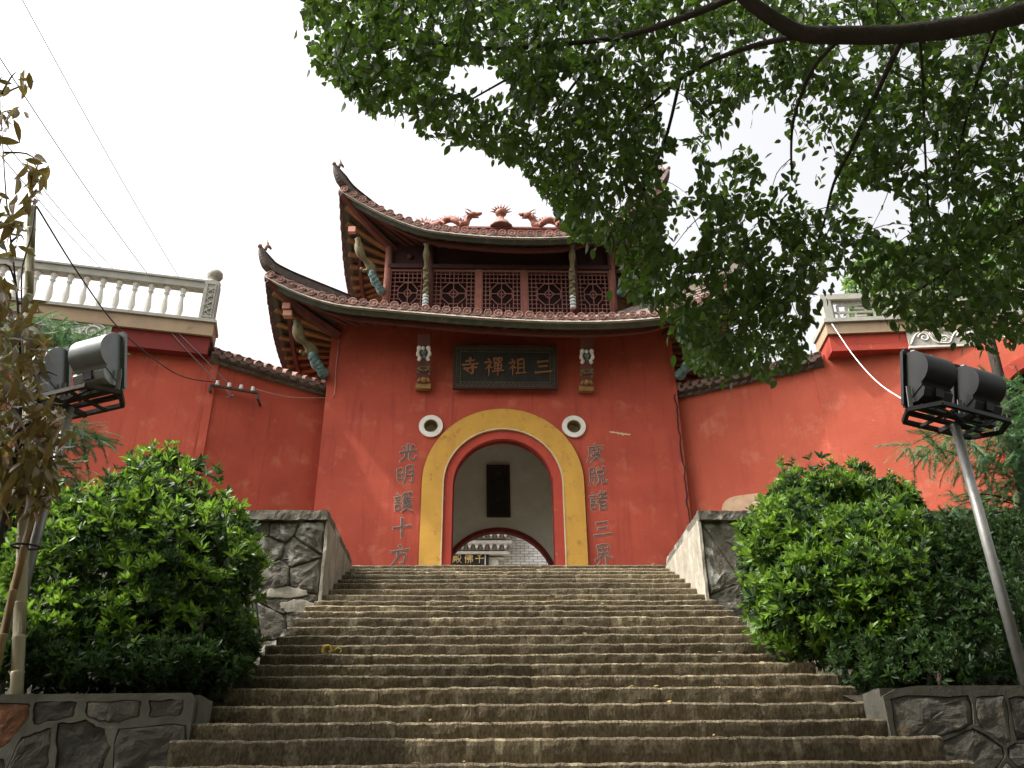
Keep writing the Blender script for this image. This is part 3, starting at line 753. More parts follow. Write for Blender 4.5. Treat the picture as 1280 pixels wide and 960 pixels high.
# ---- roofs
def make_roof(label, a, b, Yc, zf, tilt, flare, inner, zi, ridge, fascia_w, tname):
    """eave loop a (half width) x b (half depth) about (0, Yc); zf(s) = eave height at distance s from the centre of a side"""
    R = bpy.data.objects.new(tname, None); col.objects.link(R); R.parent = TW; W[R.name] = Vector((0, 0, 0)); R['label'] = label
    ai, bi = inner
    def front(s):   # s in [-a, a]
        q = abs(s)/a
        return Vector((s, Yc-b-flare*q**3, zf(abs(s)) - tilt*s*(1-q*q)))
    def side(sg, v):  # v in [-b, b]
        q = abs(v)/b
        return Vector((sg*(a+0.10*(1-q*q)), Yc+v*(1+flare/b*q**2), zf(max(0.0, a-(b-abs(v))*1.0))))
    def back(s):
        p = front(s); return Vector((s, 2*Yc-p.y, zf(abs(s))))
    NF = int(2*a/0.235)
    def top_of(p):
        x = max(-ai, min(ai, p.x*ai/a)); y = Yc + max(-bi, min(bi, (p.y-Yc)*bi/b))
        return Vector((x, y, zi))
    def slope_pt(p, t):
        q = top_of(p)
        return Vector((p.x+(q.x-p.x)*t, p.y+(q.y-p.y)*t, p.z+(q.z-p.z)*(0.72*t+0.28*t**2.2)))
    loops = [[front(-a+2*a*i/40) for i in range(41)], [side(1, -b+2*b*i/24) for i in range(25)], [back(a-2*a*i/40) for i in range(41)], [side(-1, b-2*b*i/24) for i in range(25)]]
    # roof skin (pan tiles) and the rows of cover tiles
    mb = MB(); T = 8
    for lp in loops:
        vs = [slope_pt(p, t/T) + Vector((0, 0, 0.03)) for p in lp for t in range(T+1)]
        mb.add(vs, [(i*(T+1)+j, (i+1)*(T+1)+j, (i+1)*(T+1)+j+1, i*(T+1)+j+1) for i in range(len(lp)-1) for j in range(T)], False)
        vs = [slope_pt(p, t/T) - Vector((0, 0, 0.06)) for p in lp for t in range(T+1)]
        mb.add(vs, [(i*(T+1)+j, (i+1)*(T+1)+j, (i+1)*(T+1)+j+1, i*(T+1)+j+1) for i in range(len(lp)-1) for j in range(T)], False)
    mb.build('pan_tiles', 'tile_grey', R)
    mb = MB()
    caps = []
    for i in range(NF):
        s = -a + (i+0.5)*2*a/NF; caps.append((front(s), 0.0))
    nS = int(2*b/0.235)
    for sg in (-1, 1):
        for i in range(nS):
            caps.append((side(sg, -b+(i+0.5)*2*b/nS), -sg*pi/2*-1))
    for p, rz in caps:
        mb.tube([slope_pt(p, t) + Vector((0, 0, 0.055)) for t in (0.0, 0.12, 0.3, 0.5, 0.75, 1.0)], 0.062, 6, cap=True, smooth=False)
    mb.build('tile_rows', 'tile_grey', R, kind='stuff')
    # round end tile with a raised rim, shared mesh (faces -Y)
    cm = MB(); n = 14
    prof = [(0.100, 0.05), (0.100, -0.028), (0.082, -0.03), (0.074, -0.018), (0.036, -0.016), (0.032, -0.028), (0.0, -0.03)]
    vs = [Vector((r*cos(2*pi*k/n), y, r*sin(2*pi*k/n))) for r, y in prof for k in range(n)]
    cm.add(vs, [(i*n+k, i*n+(k+1) % n, (i+1)*n+(k+1) % n, (i+1)*n+k) for i in range(len(prof)-1) for k in range(n)])
    cap_me = cm.mesh('round_tile_mesh'); cap_me.materials.append(MT['tile'])
    dm = MB()   # pendant drip tile, a curved tongue
    tongue = [(-0.115, 0.03), (-0.06, -0.01), (0, -0.02), (0.06, -0.01), (0.115, 0.03), (0.085, -0.05), (0.045, -0.085), (0, -0.10), (-0.045, -0.085), (-0.085, -0.05)]
    dm.plate([(x, z) for x, z in tongue], [], lambda u, v, d: Vector((u, d, v)), -0.012, 0.012)
    drip_me = dm.mesh('drip_tile_mesh'); drip_me.materials.append(MT['tile'])
    rr = random.Random(4)
    for p, rz in caps:
        m = Matrix.Translation(p + Vector((0, 0, 0.06))) @ Matrix.Rotation(rz + rr.uniform(-.06, .06), 4, 'Z') @ Matrix.Rotation(rr.uniform(-.08, .08), 4, 'X') @ Matrix.Scale(rr.uniform(0.94, 1.05), 4)
        put('round_tile', cap_me, R, m)
    for i in range(NF-1):
        s = -a + (i+1)*2*a/NF; p = front(s)
        sl = (front(s+0.05).z-front(s-0.05).z)/0.1
        put('drip_tile', drip_me, R, Matrix.Translation(p + Vector((0, -0.005, 0.035))) @ Matrix.Rotation(-atan2(sl, 1)+rr.uniform(-.05, .05), 4, 'Y') @ Matrix.Rotation(rr.uniform(-.1, .1), 4, 'X'))
    for sg in (-1, 1):
        for i in range(nS-1):
            v = -b+(i+1)*2*b/nS; p = side(sg, v)
            sl = (side(sg, v+0.05).z-side(sg, v-0.05).z)/0.1
            put('drip_tile', drip_me, R, Matrix.Translation(p + Vector((sg*0.005, 0, 0.035))) @ Matrix.Rotation(sg*pi/2, 4, 'Z') @ Matrix.Rotation(-sg*atan2(sl, 1)+rr.uniform(-.05, .05), 4, 'Y'))
    # fascia board, painted green
    def sweep(pts, prof, name, m, parent=R):
        mb = MB(); vs = []; k = len(prof)
        for i, p in enumerate(pts):
            d = pts[min(i+1, len(pts)-1)] - pts[max(i-1, 0)]; d.z = 0; d.normalize()
            nrm = Vector((d.y, -d.x, 0))
            vs += [p + nrm*o + Vector((0, 0, zz)) for o, zz in prof]
        fs = [(i*k+j, i*k+(j+1) % k, (i+1)*k+(j+1) % k, (i+1)*k+j) for i in range(len(pts)-1) for j in range(k)]
        fs += [tuple(range(k)), tuple((len(pts)-1)*k+j for j in range(k))]
        mb.add(vs, fs); return mb.build(name, m, parent)
    fw_ = fascia_w
    for lp, nm, k_ in ((loops[0], 'green', 1.0), (loops[1], 'board', 0.45), (loops[3], 'board', 0.45)):
        sweep(lp, [(-0.04, -0.02), (-0.09, -0.03), (-0.13, -0.03-fw_*0.45*k_), (-0.17, -0.03-fw_*k_), (-0.24, -0.03-fw_*k_), (-0.2, -0.0)], 'fascia_board', nm)
    sweep(loops[0], [(-0.012, -0.02), (-0.06, -0.015), (-0.06, -0.10), (0.03, -0.10)], 'lit_fascia_face', 'concrete')  # pale colour stands in for sky light on the fascia's upper face
    # purlin under the eave, all round
    def inset(lp, dx, dz):
        out = []
        for p in lp:
            q = slope_pt(p, 0.0)
            out.append(Vector((p.x*(1-dx/a), Yc+(p.y-Yc)*(1-dx/b), p.z+dz)))
        return out
    for lp in (loops[0], loops[1], loops[3]):
        sweep(inset(lp, 0.42, -0.20), [(0.045, -0.03), (-0.045, -0.03), (-0.045, 0.08), (0.045, 0.08)], 'purlin', 'wood')
    # soffit boards, rafters
    mb = MB()
    for lp in (loops[0], loops[1], loops[3]):
        A = inset(lp, 0.16, -0.05); n = len(A)
        B = [Vector((max(-ai-.0, min(ai+.0, p.x)) if False else p.x*(1-1.45/a), Yc+(p.y-Yc)*(1-1.3/b), zf(0)+0.50)) for p in lp]
        mb.add(A+B, [(i, i+1, n+i+1, n+i) for i in range(n-1)])
    mb.build('soffit', 'board' if True else 'wood', R)
    for sg in (-1, 1):
        for i in range(int(2*b/0.36)):
            v = -b+0.3+i*0.36
            p = side(sg, v); A = Vector((p.x-sg*0.16, p.y, p.z-0.09)); B = Vector((p.x-sg*1.42, Yc+(p.y-Yc)*(1-1.3/b), zf(0)+0.44))
            m_ = MB(); m_.bar(A, B, 0.15, 0.07); m_.build('rafter', 'rafter', R)
    for i in range(int(2*a/0.4)):
        s = -a+0.35+i*0.4
        p = front(s); A = Vector((p.x, p.y+0.2, p.z-0.10)); B = Vector((p.x*(1-1.45/a), p.y+1.28, zf(0)+0.43))
        m_ = MB(); m_.bar(A, B, 0.10, 0.07); m_.build('rafter', 'wood', R)
    # hip beams and upswept hip ridges with a curled tip
    for sx in (-1, 1):
        for sy in (-1, 1):
            c = front(sx*a)
            if sy > 0: c = Vector((c.x, 2*Yc-c.y, c.z))
            inn = Vector((sx*(a-1.5), Yc+sy*(b-1.3), zf(0)+0.25))
            e = c + Vector((-sx*0.06, -sy*0.06, -0.12))
            P = [inn, inn.lerp(e, 0.5)+Vector((0, 0, -0.10)), e]
            mb = MB(); mb.tube(smooth_path(P, 5), [0.13]*6+[0.10]*5, 6, smooth=False); mb.build('hip_beam', 'wood', R)
            top = slope_pt(c, 1.0)
            pts = [c + Vector((sx*0.16, sy*0.13, 0.64)), c + Vector((sx*0.08, sy*0.08, 0.46)), c + Vector((-sx*0.06, -sy*0.06, 0.27)), slope_pt(c, 0.12)+Vector((0, 0, 0.20)), slope_pt(c, 0.25)+Vector((0, 0, 0.18)), slope_pt(c, 0.5)+Vector((0, 0, 0.18)), slope_pt(c, 0.8)+Vector((0, 0, 0.18)), top+Vector((0, 0, 0.2))]
            pts = smooth_path(pts, 4)
            mb = MB(); n = len(pts)
            vs = []
            for i, p in enumerate(pts):
                d = pts[min(i+1, n-1)]-pts[max(i-1, 0)]; d.normalize()
                sd = d.cross(Vector((0, 0, 1))).normalized(); u = sd.cross(d)
                t = i/(n-1); w = 0.035+0.07*min(1, t*4); h = 0.06+0.12*min(1, t*4)
                vs += [p+sd*w, p+sd*w*0.8+u*h*0.5, p+sd*w*1.25+u*h*0.52, p+sd*w*0.6+u*h*0.75, p-sd*w*0.6+u*h*0.75, p-sd*w*1.25+u*h*0.52, p-sd*w*0.8+u*h*0.5, p-sd*w, p-sd*w-u*h*0.75, p+sd*w-u*h*0.75]
            k = 10
            mb.add(vs, [(i*k+j, i*k+(j+1) % k, (i+1)*k+(j+1) % k, (i+1)*k+j) for i in range(n-1) for j in range(k)] + [tuple(range(k)), tuple((n-1)*k+j for j in range(k))])
            hr = mb.build('hip_ridge', 'tile_grey', R)
            tp = pts[0]
            mb = MB()   # curled fish-tail ornament
            q = [tp+Vector((-sx*0.10, -sy*0.08, 0.0)), tp+Vector((-sx*0.10, -sy*0.08, 0.10)), tp+Vector((-sx*0.15, -sy*0.12, 0.13)), tp+Vector((-sx*0.20, -sy*0.15, 0.07))]
            mb.tube(smooth_path(q, 3), [0.03, .035, .04, .04, .045, .045, .04, .035, .03, .02], 6)
            mb.tube([tp+Vector((-sx*0.13, -sy*0.1, 0.16)), tp+Vector((-sx*0.10, -sy*0.08, 0.30))], [0.03, 0.008], 5)
            mb.ball(tp+Vector((sx*0.02, sy*0.015, 0.04)), 0.06, 8, 5)
            mb.build('tip_ornament', 'tile', hr)
    return R, front, side, slope_pt, sweep

zl = lambda s: 5.94 + 0.012*s*s + 0.58*max(0.0, (s-3.4)/2.06)**2
zu = lambda s: 8.96 + 0.030*s*s + 0.68*max(0.0, (s-1.8)/2.3)**1.5
RL, frontL, sideL, slopeL, sweepL = make_roof('lower roof of faded terracotta tiles', 5.5, 3.80, 2.5, zl, 0.060, 0.22, (3.0, 1.9), 6.98, False, 0.12, 'lower_roof')
RU, frontU, sideU, slopeU, sweepU = make_roof('upper roof of faded terracotta tiles with dragons on its ridge', 4.2, 2.70, 2.3, zu, 0.045, 0.25, (2.6, 0.12), 10.72, True, 0.10, 'upper_roof')

# carved corner struts under both roofs
def corner_strut(base, tip, parent, s):
    base, tip = Vector(base), Vector(tip)
    d = tip-base
    q = [base, base+d*0.25+Vector((d.x*0.10, d.y*0.1, -0.02)), base+d*0.5+Vector((-d.x*0.02, 0, -0.03)), base+d*0.75+Vector((d.x*0.10, d.y*0.1, -0.10)), tip]
    P = smooth_path(q, 5)
    n = len(P)
    k = n*2//5
    mb = MB(); mb.tube(P[k-1:], [s*(0.07+0.075*abs(sin(pi*2.0*i/(n-k)+0.3))) for i in range(n-k+1)], 9)
    mb.tube([p+Vector((0, -s*.09, -s*.02)) for p in P[k:]], [s*(0.03+0.03*abs(sin(i*0.8))) for i in range(n-k)], 6)
    st = mb.build('corner_strut', 'olive', parent)
    mb = MB(); mb.tube(P[:k], [s*(0.09+0.05*abs(sin(i*1.1))) for i in range(k)], 8)
    for i in range(1, k, 1): mb.ball(P[i]+Vector((0.03*sin(i*5), -s*.09, 0)), s*0.10, 7, 5)
    mb.build('carved_figure', 'turq', st)
    mb = MB(); c = P[k]
    for a_ in range(4): mb.ball(c+Vector((math.copysign(1, d.x)*(0.08+0.06*a_), -0.06*a_, 0.03*sin(a_*2)-0.02)), s*(0.07-0.008*a_), 7, 5)
    mb.build('carved_scroll', 'olive', st)
for sx in (-1, 1):
    corner_strut((sx*4.17, -0.06, 5.0), (sx*4.85, -0.75, 6.12), TW, 1.0)
    corner_strut((sx*3.05, 0.55, 7.75), (sx*3.72, -0.1, 9.02), TW, 0.85)
    mb = MB(); mb.box(sx*5.02-0.10, sx*5.02+0.10, -1.02, -0.86, 6.10, 6.24); mb.box(sx*5.06-0.09, sx*5.06+0.09, -1.06, -0.92, 6.27, 6.42); mb.build('beam_end', 'pink', TW)
    mb = MB(); mb.box(sx*3.86-0.09, sx*3.86+0.09, -0.30, -0.18, 9.10, 9.26); mb.build('beam_end', 'pink', TW)

# carved brackets on the facade and on the upper posts
def bracket(x, z0, z1, y0, y1, w, parent):
    A, B = Vector((x, y0, z0)), Vector((x, y1, z1)); d = B-A
    mb = MB(); mb.bar(A, B, w, 0.12, upv=(0, -1, 0)); br = mb.build('carved_bracket', 'wood', parent)
    nrm = Vector((0, -1, 0.75)).normalized(); nrm = Vector((0, -d.z, d.y)).normalized()
    at_ = lambda t, u=0, o=0.07: A + d*t + Vector((u, 0, 0)) + nrm*o
    mb = MB()
    mb.box(x-w*.62, x+w*.55, at_(0.0).y-0.04, at_(0).y+0.1, z0-0.05, z0+0.10)
    for k in range(7): mb.ball(at_(0.14, w*.36*cos(k*pi/6), 0.05) + Vector((0, 0, w*.3*sin(k*pi/6))), w*0.16, 7, 5)
    mb.ball(at_(0.15, 0, 0.05), w*0.26, 8, 5); mb.build('gilt_lotus', 'goldp', br)
    mb = MB()
    for k in range(12): mb.ball(at_(0.36, w*.36*cos(k*pi/6), 0.06) + Vector((0, 0, w*.17*sin(k*pi/6))), w*0.10, 6, 4)
    for k in range(5): mb.ball(at_(0.27+0.03*k, w*0.42*(-1)**k, 0.04), w*0.13, 6, 4)
    mb.build('scroll_carving', 'olive', br)
    mb = MB()
    for sx in (-1, 1):
        q = smooth_path([at_(0.50, sx*w*.42), at_(0.56, sx*w*.30), at_(0.62, sx*w*.46), at_(0.70, sx*w*.40), at_(0.76, sx*w*.26)], 3)
        mb.tube(q, [w*(0.10+0.06*abs(sin(i*0.8))) for i in range(len(q))], 7)
        mb.ball(at_(0.735, sx*w*.36, 0.08), w*0.19, 8, 5)
    mb.ball(at_(0.73, -w*.05, 0.09), w*0.16, 8, 5)
    mb.build('white_figure', 'white', br)
    mb = MB(); mb.ball(at_(0.66, 0.0, 0.06), w*0.22, 8, 5); mb.ball(at_(0.58, 0.02, 0.05), w*0.16, 8, 5); mb.build('green_foliage_carving', 'turq', br)
bracket(-1.86, 4.70, 5.86, -0.06, -0.62, 0.30, TW)
bracket(1.98, 4.66, 5.80, -0.06, -0.62, 0.30, TW)

# ---- upper storey
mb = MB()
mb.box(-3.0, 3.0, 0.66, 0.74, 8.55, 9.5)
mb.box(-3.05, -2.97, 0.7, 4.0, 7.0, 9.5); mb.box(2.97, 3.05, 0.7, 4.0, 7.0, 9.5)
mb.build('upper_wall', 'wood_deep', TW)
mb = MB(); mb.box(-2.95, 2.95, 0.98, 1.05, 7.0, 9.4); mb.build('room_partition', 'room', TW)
PX = [-2.98, -1.90, -0.60, 0.59, 1.87, 2.90]
for i, x in enumerate(PX):
    mb = MB()
    if i in (0, 5): mb.tube([(x, 0.60, 7.0), (x, 0.60, 9.3)], 0.10, 10)
    elif i in (1, 4): mb.tube([(x+0.03, 0.58, 7.0), (x+0.03, 0.58, 9.4)], 0.095, 10)
    else: mb.box(x-0.07, x+0.07, 0.55, 0.67, 7.0, 8.62)
    mb.build('post', 'post' if i not in (1, 4) else 'wood', TW)
for x in (PX[1], PX[4]):   # slender carved strut in front of the two inner posts
    mb = MB(); P = smooth_path([(x-0.05, 0.42, 7.65), (x-0.05, 0.36, 8.1), (x-0.05, 0.12, 8.6), (x-0.05, -0.05, 8.92)], 5)
    mb.tube(P, [0.075+0.02*sin(i*1.3) for i in range(len(P))], 8)
    for i in range(0, 8): mb.ball(P[min(i, len(P)-1)]+Vector((0.03*(-1)**i, -0.06, 0)), 0.06, 7, 5)
    st = mb.build('carved_strut', 'olive', TW)
    mb = MB()
    for k in range(4): mb.ball((x-0.05, 0.40, 7.30+0.10*k), 0.085, 8, 5, (1, 1, .75))
    mb.build('white_band_carving', 'white', st)
    mb = MB()
    for k in range(3): mb.lathe([(0.075, -0.02), (0.08, 0), (0.075, 0.02)], (x-0.05, 0.40, 7.35+0.10*k), 10)
    mb.build('blue_band_carving', 'turq', st)
mb = MB(); mb.box(-2.98, 2.90, 0.50, 0.64, 8.56, 8.68); mb.build('lintel', 'wood_deep', TW)
mb = MB(); mb.box(-2.98, 2.90, 0.50, 0.64, 6.98, 7.12); mb.build('sill_beam', 'wood', TW)
for i in (0, 4):
    xm = (PX[i]+PX[i+1])/2
    mb = MB(); mb.tube([(xm, 0.655, 9.0), (xm, 0.60, 9.0)], 0.07, 12); mb.build('round_boss', 'wood', TW)
for i in range(5):     # lattice windows
    xa, xb = PX[i]+0.082, PX[i+1]-0.082
    z0, z1 = 7.12, 8.55
    mb = MB(); t = 0.045; yl = 0.60
    for a_, b_ in (((xa, yl, z0), (xa, yl, z1)), ((xb, yl, z0), (xb, yl, z1))): mb.bar(a_, b_, 0.045, 0.08, upv=(0, 1, 0))
    for z in (z0+.035, z1-.035): mb.bar((xa+.024, yl, z), (xb-.024, yl, z), 0.08, 0.06)
    fr = mb.build('lattice_window', 'lattice', TW)
    mb = MB(); w = xb-xa
    nx = 10 if w > 1 else 8
    xs = [xa + w*k/nx for k in range(1, nx)]; nz = 11
    zs = [z0 + (z1-z0)*k/nz for k in range(1, nz)]
    cx, cz = (xa+xb)/2, (z0+z1)/2-0.02
    keep = lambda x, z: max(abs(x-cx)/(w*0.27), abs(z-cz)/0.32) > 1.0
    th = 0.020
    def seg(a_, b_, o=0):
        mb.bar(Vector((a_[0], yl+o, a_[1])), Vector((b_[0], yl+o, b_[1])), th, 0.03, upv=(0, 1, 0))
    def clip(fixed, lo, hi, vertical):
        cuts = [lo]+([] )
        n = 40; run = None
        for k in range(n+1):
            v = lo+(hi-lo)*k/n
            ok = keep(fixed, v) if vertical else keep(v, fixed)
            if ok and run is None: run = v
            if (not ok or k == n) and run is not None:
                if v-run > 0.02:
                    seg((fixed, run), (fixed, v)) if vertical else seg((run, fixed), (v, fixed), 0.004)
                run = None
    for x in xs: clip(x, z0+.07, z1-.07, True)
    for z in zs: clip(z, xa+.035, xb-.035, False)
    R1x, R1z = w*0.27, 0.32
    oc = [(cx-R1x*.4, cz+R1z), (cx+R1x*.4, cz+R1z), (cx+R1x, cz+R1z*.4), (cx+R1x, cz-R1z*.4), (cx+R1x*.4, cz-R1z), (cx-R1x*.4, cz-R1z), (cx-R1x, cz-R1z*.4), (cx-R1x, cz+R1z*.4)]
    for k in range(8): seg(oc[k], oc[(k+1) % 8], -0.004)
    dm_ = [(cx, cz+R1z*.45), (cx+R1x*.45, cz), (cx, cz-R1z*.45), (cx-R1x*.45, cz)]
    for k in range(4): seg(dm_[k], dm_[(k+1) % 4], -0.004)
    for (a_, b_) in (((cx-R1x, cz), (cx-R1x*.45, cz)), ((cx+R1x*.45, cz), (cx+R1x, cz)), ((cx, cz+R1z*.45), (cx, cz+R1z)), ((cx, cz-R1z), (cx, cz-R1z*.45))): seg(a_, b_, -0.008)
    seg((cx-R1x*.45, cz), (cx+R1x*.45, cz), 0.006); seg((cx, cz-R1z*.45), (cx, cz+R1z*.45), 0.01)
    mb.build('muntins', 'lattice', fr)

# ---- main ridge, dragons and finial
mb = MB(); mb.box(-2.65, 2.65, 2.2, 2.4, 10.55, 11.18); rd = mb.build('main_ridge', 'ridge', RU)
mb = MB(); mb.box(-2.7, 2.7, 2.16, 2.44, 11.18, 11.235); mb.build('ridge_cap', 'ridge', rd)
for k in range(11):
    x = -2.4+0.48*k
    if abs(x) < 0.3: continue
    pass
def dragon(sx):
    mb = MB()
    Z = 11.235
    body = [(2.45, .12), (2.3, .30), (2.12, .16), (1.92, .07), (1.75, .20), (1.62, .34), (1.45, .36), (1.30, .24), (1.16, .14), (1.02, .22), (0.98, .36), (0.88, .46)]
    P = smooth_path([(sx*x, 2.28+0.05*sin(i*1.5), Z+h) for i, (x, h) in enumerate(body)], 4)
    n = len(P)
    mb.tube(P, [0.02+0.085*min(1, i/12)*(1 if i < n-6 else 0.9) for i in range(n)], 8)
    for i in range(2, n-2):
        u = (P[i+1]-P[i-1]).normalized(); s_ = Vector((-u.z, 0, u.x))
        if s_.z < 0: s_ = -s_
        mb.tube([P[i]+s_*0.06, P[i]+s_*(0.17+0.05*(i % 2))-u*0.06], [0.035, 0.004], 4, smooth=False)
    dr = mb.build('dragon', 'dragon', rd, label='ridge dragon facing the centre pearl')
    mb = MB(); h = P[-1]
    mb.ball(h+Vector((-sx*0.06, 0, 0.03)), 0.12, 9, 6, (1.25, .9, .85))
    mb.tube([h+Vector((-sx*0.10, 0, 0.05)), h+Vector((-sx*0.26, 0, 0.06)), h+Vector((-sx*0.33, 0, 0.10))], [0.075, 0.06, 0.035], 7)   # upper jaw
    mb.tube([h+Vector((-sx*0.10, 0, -0.04)), h+Vector((-sx*0.24, 0, -0.07))], [0.055, 0.025], 7)                                     # lower jaw
    for dy in (-0.06, 0.06):
        mb.tube([h+Vector((-sx*0.02, dy, 0.09)), h+Vector((sx*0.10, dy*1.4, 0.17)), h+Vector((sx*0.20, dy*1.6, 0.17))], [0.025, 0.018, 0.004], 5)   # horns
        for a_ in range(4):
            mb.tube([h+Vector((sx*0.05, dy, 0.02)), h+Vector((sx*(0.2-0.03*a_), dy*2, 0.10-0.09*a_))], [0.03, 0.004], 4)                   # mane
    mb.build('dragon_head', 'dragon', dr)
    mb = MB()
    for x in (1.75, 1.25):
        mb.tube([(sx*x, 2.2, Z+.2), (sx*(x-0.1), 2.14, Z+.1), (sx*(x-0.05), 2.14, Z)], [0.05, 0.035, 0.03], 6)
        for a_ in (-1, 0, 1): mb.tube([(sx*(x-0.05), 2.14, Z+0.02), (sx*(x-0.15), 2.14+0.05*a_, Z+0.01)], [0.02, 0.004], 4)
    mb.build('dragon_leg', 'dragon', dr)
    mb = MB()
    for a_ in range(6): mb.tube([(sx*2.42, 2.28, Z+.1), (sx*(2.45+0.16*cos(a_*0.6-0.2)), 2.28, Z+.14+0.16*sin(a_*0.6))], [0.03, 0.005], 4)
    mb.build('dragon_tail', 'dragon', dr)
dragon(-1); dragon(1)
mb = MB()
mb.lathe([(0.36, 0), (0.36, 0.06), (0.30, 0.10), (0.25, 0.22), (0.13, 0.28), (0.10, 0.40)], (0.02, 2.3, 11.235), 12)
fin = mb.build('ridge_finial', 'tile', rd)
mb = MB(); mb.lathe([(0.07, 0), (0.09, 0.06), (0.06, 0.10), (0.12, 0.14), (0.17, 0.20), (0.17, 0.27), (0.12, 0.33), (0.03, 0.36)], (0.02, 2.3, 11.61), 12)
mb.build('pearl', 'dragon', fin)
mb = MB()
for k in range(9):
    a_ = pi*(0.02+0.96*k/8)
    mb.tube([(0.02+0.14*cos(a_), 2.3, 11.87+0.12*sin(a_)), (0.02+0.33*cos(a_), 2.3, 11.89+0.33*sin(a_))], [0.04, 0.008], 5)
mb.build('flame_rays', 'dragon', fin)

# ------------------------------------------------------------------ name board hung over the arch
pq = thing('name_board', 'black lacquered name board with four gilt characters over the arch', 'sign', (0.06, -0.2, 5.2))
tl_ = radians(8)
def fnP(u, v, d):   # board tilts forward at the top
    return Vector((0.06+u, -0.17 - v*sin(tl_) - 0.05 + d*cos(tl_), 5.19 + v*cos(tl_) + d*sin(tl_)*0.2))
BWd, BH = 1.20, 0.52
rect = lambda w, h: [(-w, -h), (w, -h), (w, h), (-w, h)]
mb = MB(); mb.plate(rect(BWd, BH), [], fnP, -0.02, 0.04); mb.build('board', 'black', pq)
mb = MB(); mb.plate(rect(BWd+0.035, BH+0.035), [rect(BWd-0.015, BH-0.015)], fnP, -0.05, 0.045); mb.build('frame', 'wood_deep', pq)
mb = MB(); k_ = 0
for (w_, h_) in ((BWd-0.03, BH-0.03), (BWd-0.13, BH-0.13)):
    mb.plate(rect(w_, h_), [rect(w_-0.014, h_-0.014)], fnP, -0.028, -0.015)
n = 44
for i in range(n):    # meander of small hooks between the two lines
    u = -BWd+0.08+(2*BWd-0.16)*i/(n-1)
    for sgn in (-1, 1):
        v = sgn*(BH-0.08)
        mb.plate([(u-0.018, v-0.028), (u-0.006, v-0.028), (u-0.006, v+0.028), (u-0.018, v+0.028)], [], fnP, -0.027, -0.015)
        mb.plate([(u-0.0055, v+0.014*sgn*(-1)**i), (u+0.022, v+0.014*sgn*(-1)**i), (u+0.022, v+0.014*sgn*(-1)**i+0.013), (u-0.0055, v+0.014*sgn*(-1)**i+0.013)], [], fnP, -0.0265, -0.015)
for i in range(14):
    v = -BH+0.16+(2*BH-0.32)*i/13
    for sgn in (-1, 1):
        u = sgn*(BWd-0.08)
        mb.plate([(u-0.028, v-0.014), (u+0.028, v-0.014), (u+0.028, v-0.003), (u-0.028, v-0.003)], [], fnP, -0.027, -0.015)
mb.build('fret_border', 'fret', pq)
for c, u in zip('寺禪祖三', (-0.83, -0.265, 0.29, 0.90)):
    fn = lambda a_, b_, d, u=u: fnP(u+a_, b_, d)
    st = [[(x, 50+(y_-50)*1.0 - (x-50)*0.06) for x, y_ in q] for q in GLYPH[c]]
    mb = MB(); brush(mb, st, 0.46 if c != '禪' else 0.50, fn, -0.045, -0.02, w=0.14); mb.build('lettering', 'sign_gold', pq)
# vertical board on the far wall of the passage
vb = thing('hanging_plaque', 'tall black plaque hung on the grey wall inside the passage', 'plaque', (-0.05, 2.55, 2.4))
fnV = lambda u, v, d: Vector((-0.07+u - v*0.012, 2.50+d - v*0.05, 3.11+v))
mb = MB(); mb.plate(rect(0.275, 0.66), [], fnV, -0.02, 0.03); mb.build('board', 'black', vb)
mb = MB(); mb.plate(rect(0.30, 0.685), [rect(0.245, 0.63)], fnV, -0.045, 0.035); mb.build('frame', 'wood_deep', vb)
for g_, v, s_ in (('faint', 0.42, 0.24), ('faint2', 0.05, 0.2), ('faint2', -0.25, 0.22)):
    mb = MB(); brush(mb, GLYPH[g_], s_, lambda a_, b_, d, v=v: fnV(a_, v+b_, d), -0.03, -0.02, w=0.1); mb.build('faded_lettering', 'faint', vb)

# ------------------------------------------------------------------ white brick hall beyond the passage
HY = 14.0
hall = thing('white_brick_hall', 'whitewashed brick hall with stepped cornice seen through the arch', 'temple hall', (0.5, HY, 0))
mb = MB(); mb.box(-7, 8, HY+0.05, HY+0.4, -0.05, 7.6); mb.build('wall', 'joint', hall)
bm_ = []
mb = MB(); bh, bl = 0.105, 0.33
rr = random.Random(9)
row = 0; z = 3.3
while z < 6.4:
    x = -2.2 - (row % 2)*bl/2
    while x < 4.2:
        d = rr.uniform(0, 0.02)
        mb.box(x+0.012, x+bl-0.012, HY+0.0-d, HY+0.06, z+0.011, z+bh-0.011)
        x += bl
    z += bh; row += 1
mb.build('bricks', 'brick', hall, kind='stuff')
# projecting bay with corbelled cornice, left of the brick
lv = [(4.62, 0.25, 0.05), (4.75, 0.45, 0.10), (4.92, 0.38, 0.04), (5.10, 0.62, 0.12), (5.30, 0.55, 0.05), (5.52, 0.85, 0.12), (5.72, 1.1, 0.14)]
cn = MB()
for i, (zz, ex, th) in enumerate(lv):
    cn.box(-6, 0.15+ex*0.75, HY-ex, HY-0.025, zz, zz+th)
cn.box(-6, 0.1, HY-0.2, HY-0.022, 3.0, 4.62); cn.build('cornice', 'white', hall)
for zz, ex in ((4.97, 0.50), (5.36, 0.72)):
    for k in range(16):
        x = 0.35 - 0.27*k
        mb = MB()
        mb.box(x-0.05, x+0.05, HY-ex-0.08, HY-0.3, zz, zz+0.10); mb.box(x-0.09, x+0.09, HY-ex-0.1, HY-0.3, zz+0.1, zz+0.13); mb.box(x-0.025, x+0.025, HY-ex-0.14, HY-0.3, zz-0.06, zz); mb.build('corbel', 'white', hall)
        mb = MB(); mb.box(x+0.09, x+0.18, HY-ex+0.02, HY-ex+0.05, zz-0.03, zz+0.10); mb.build('corbel_gap', 'joint', hall)
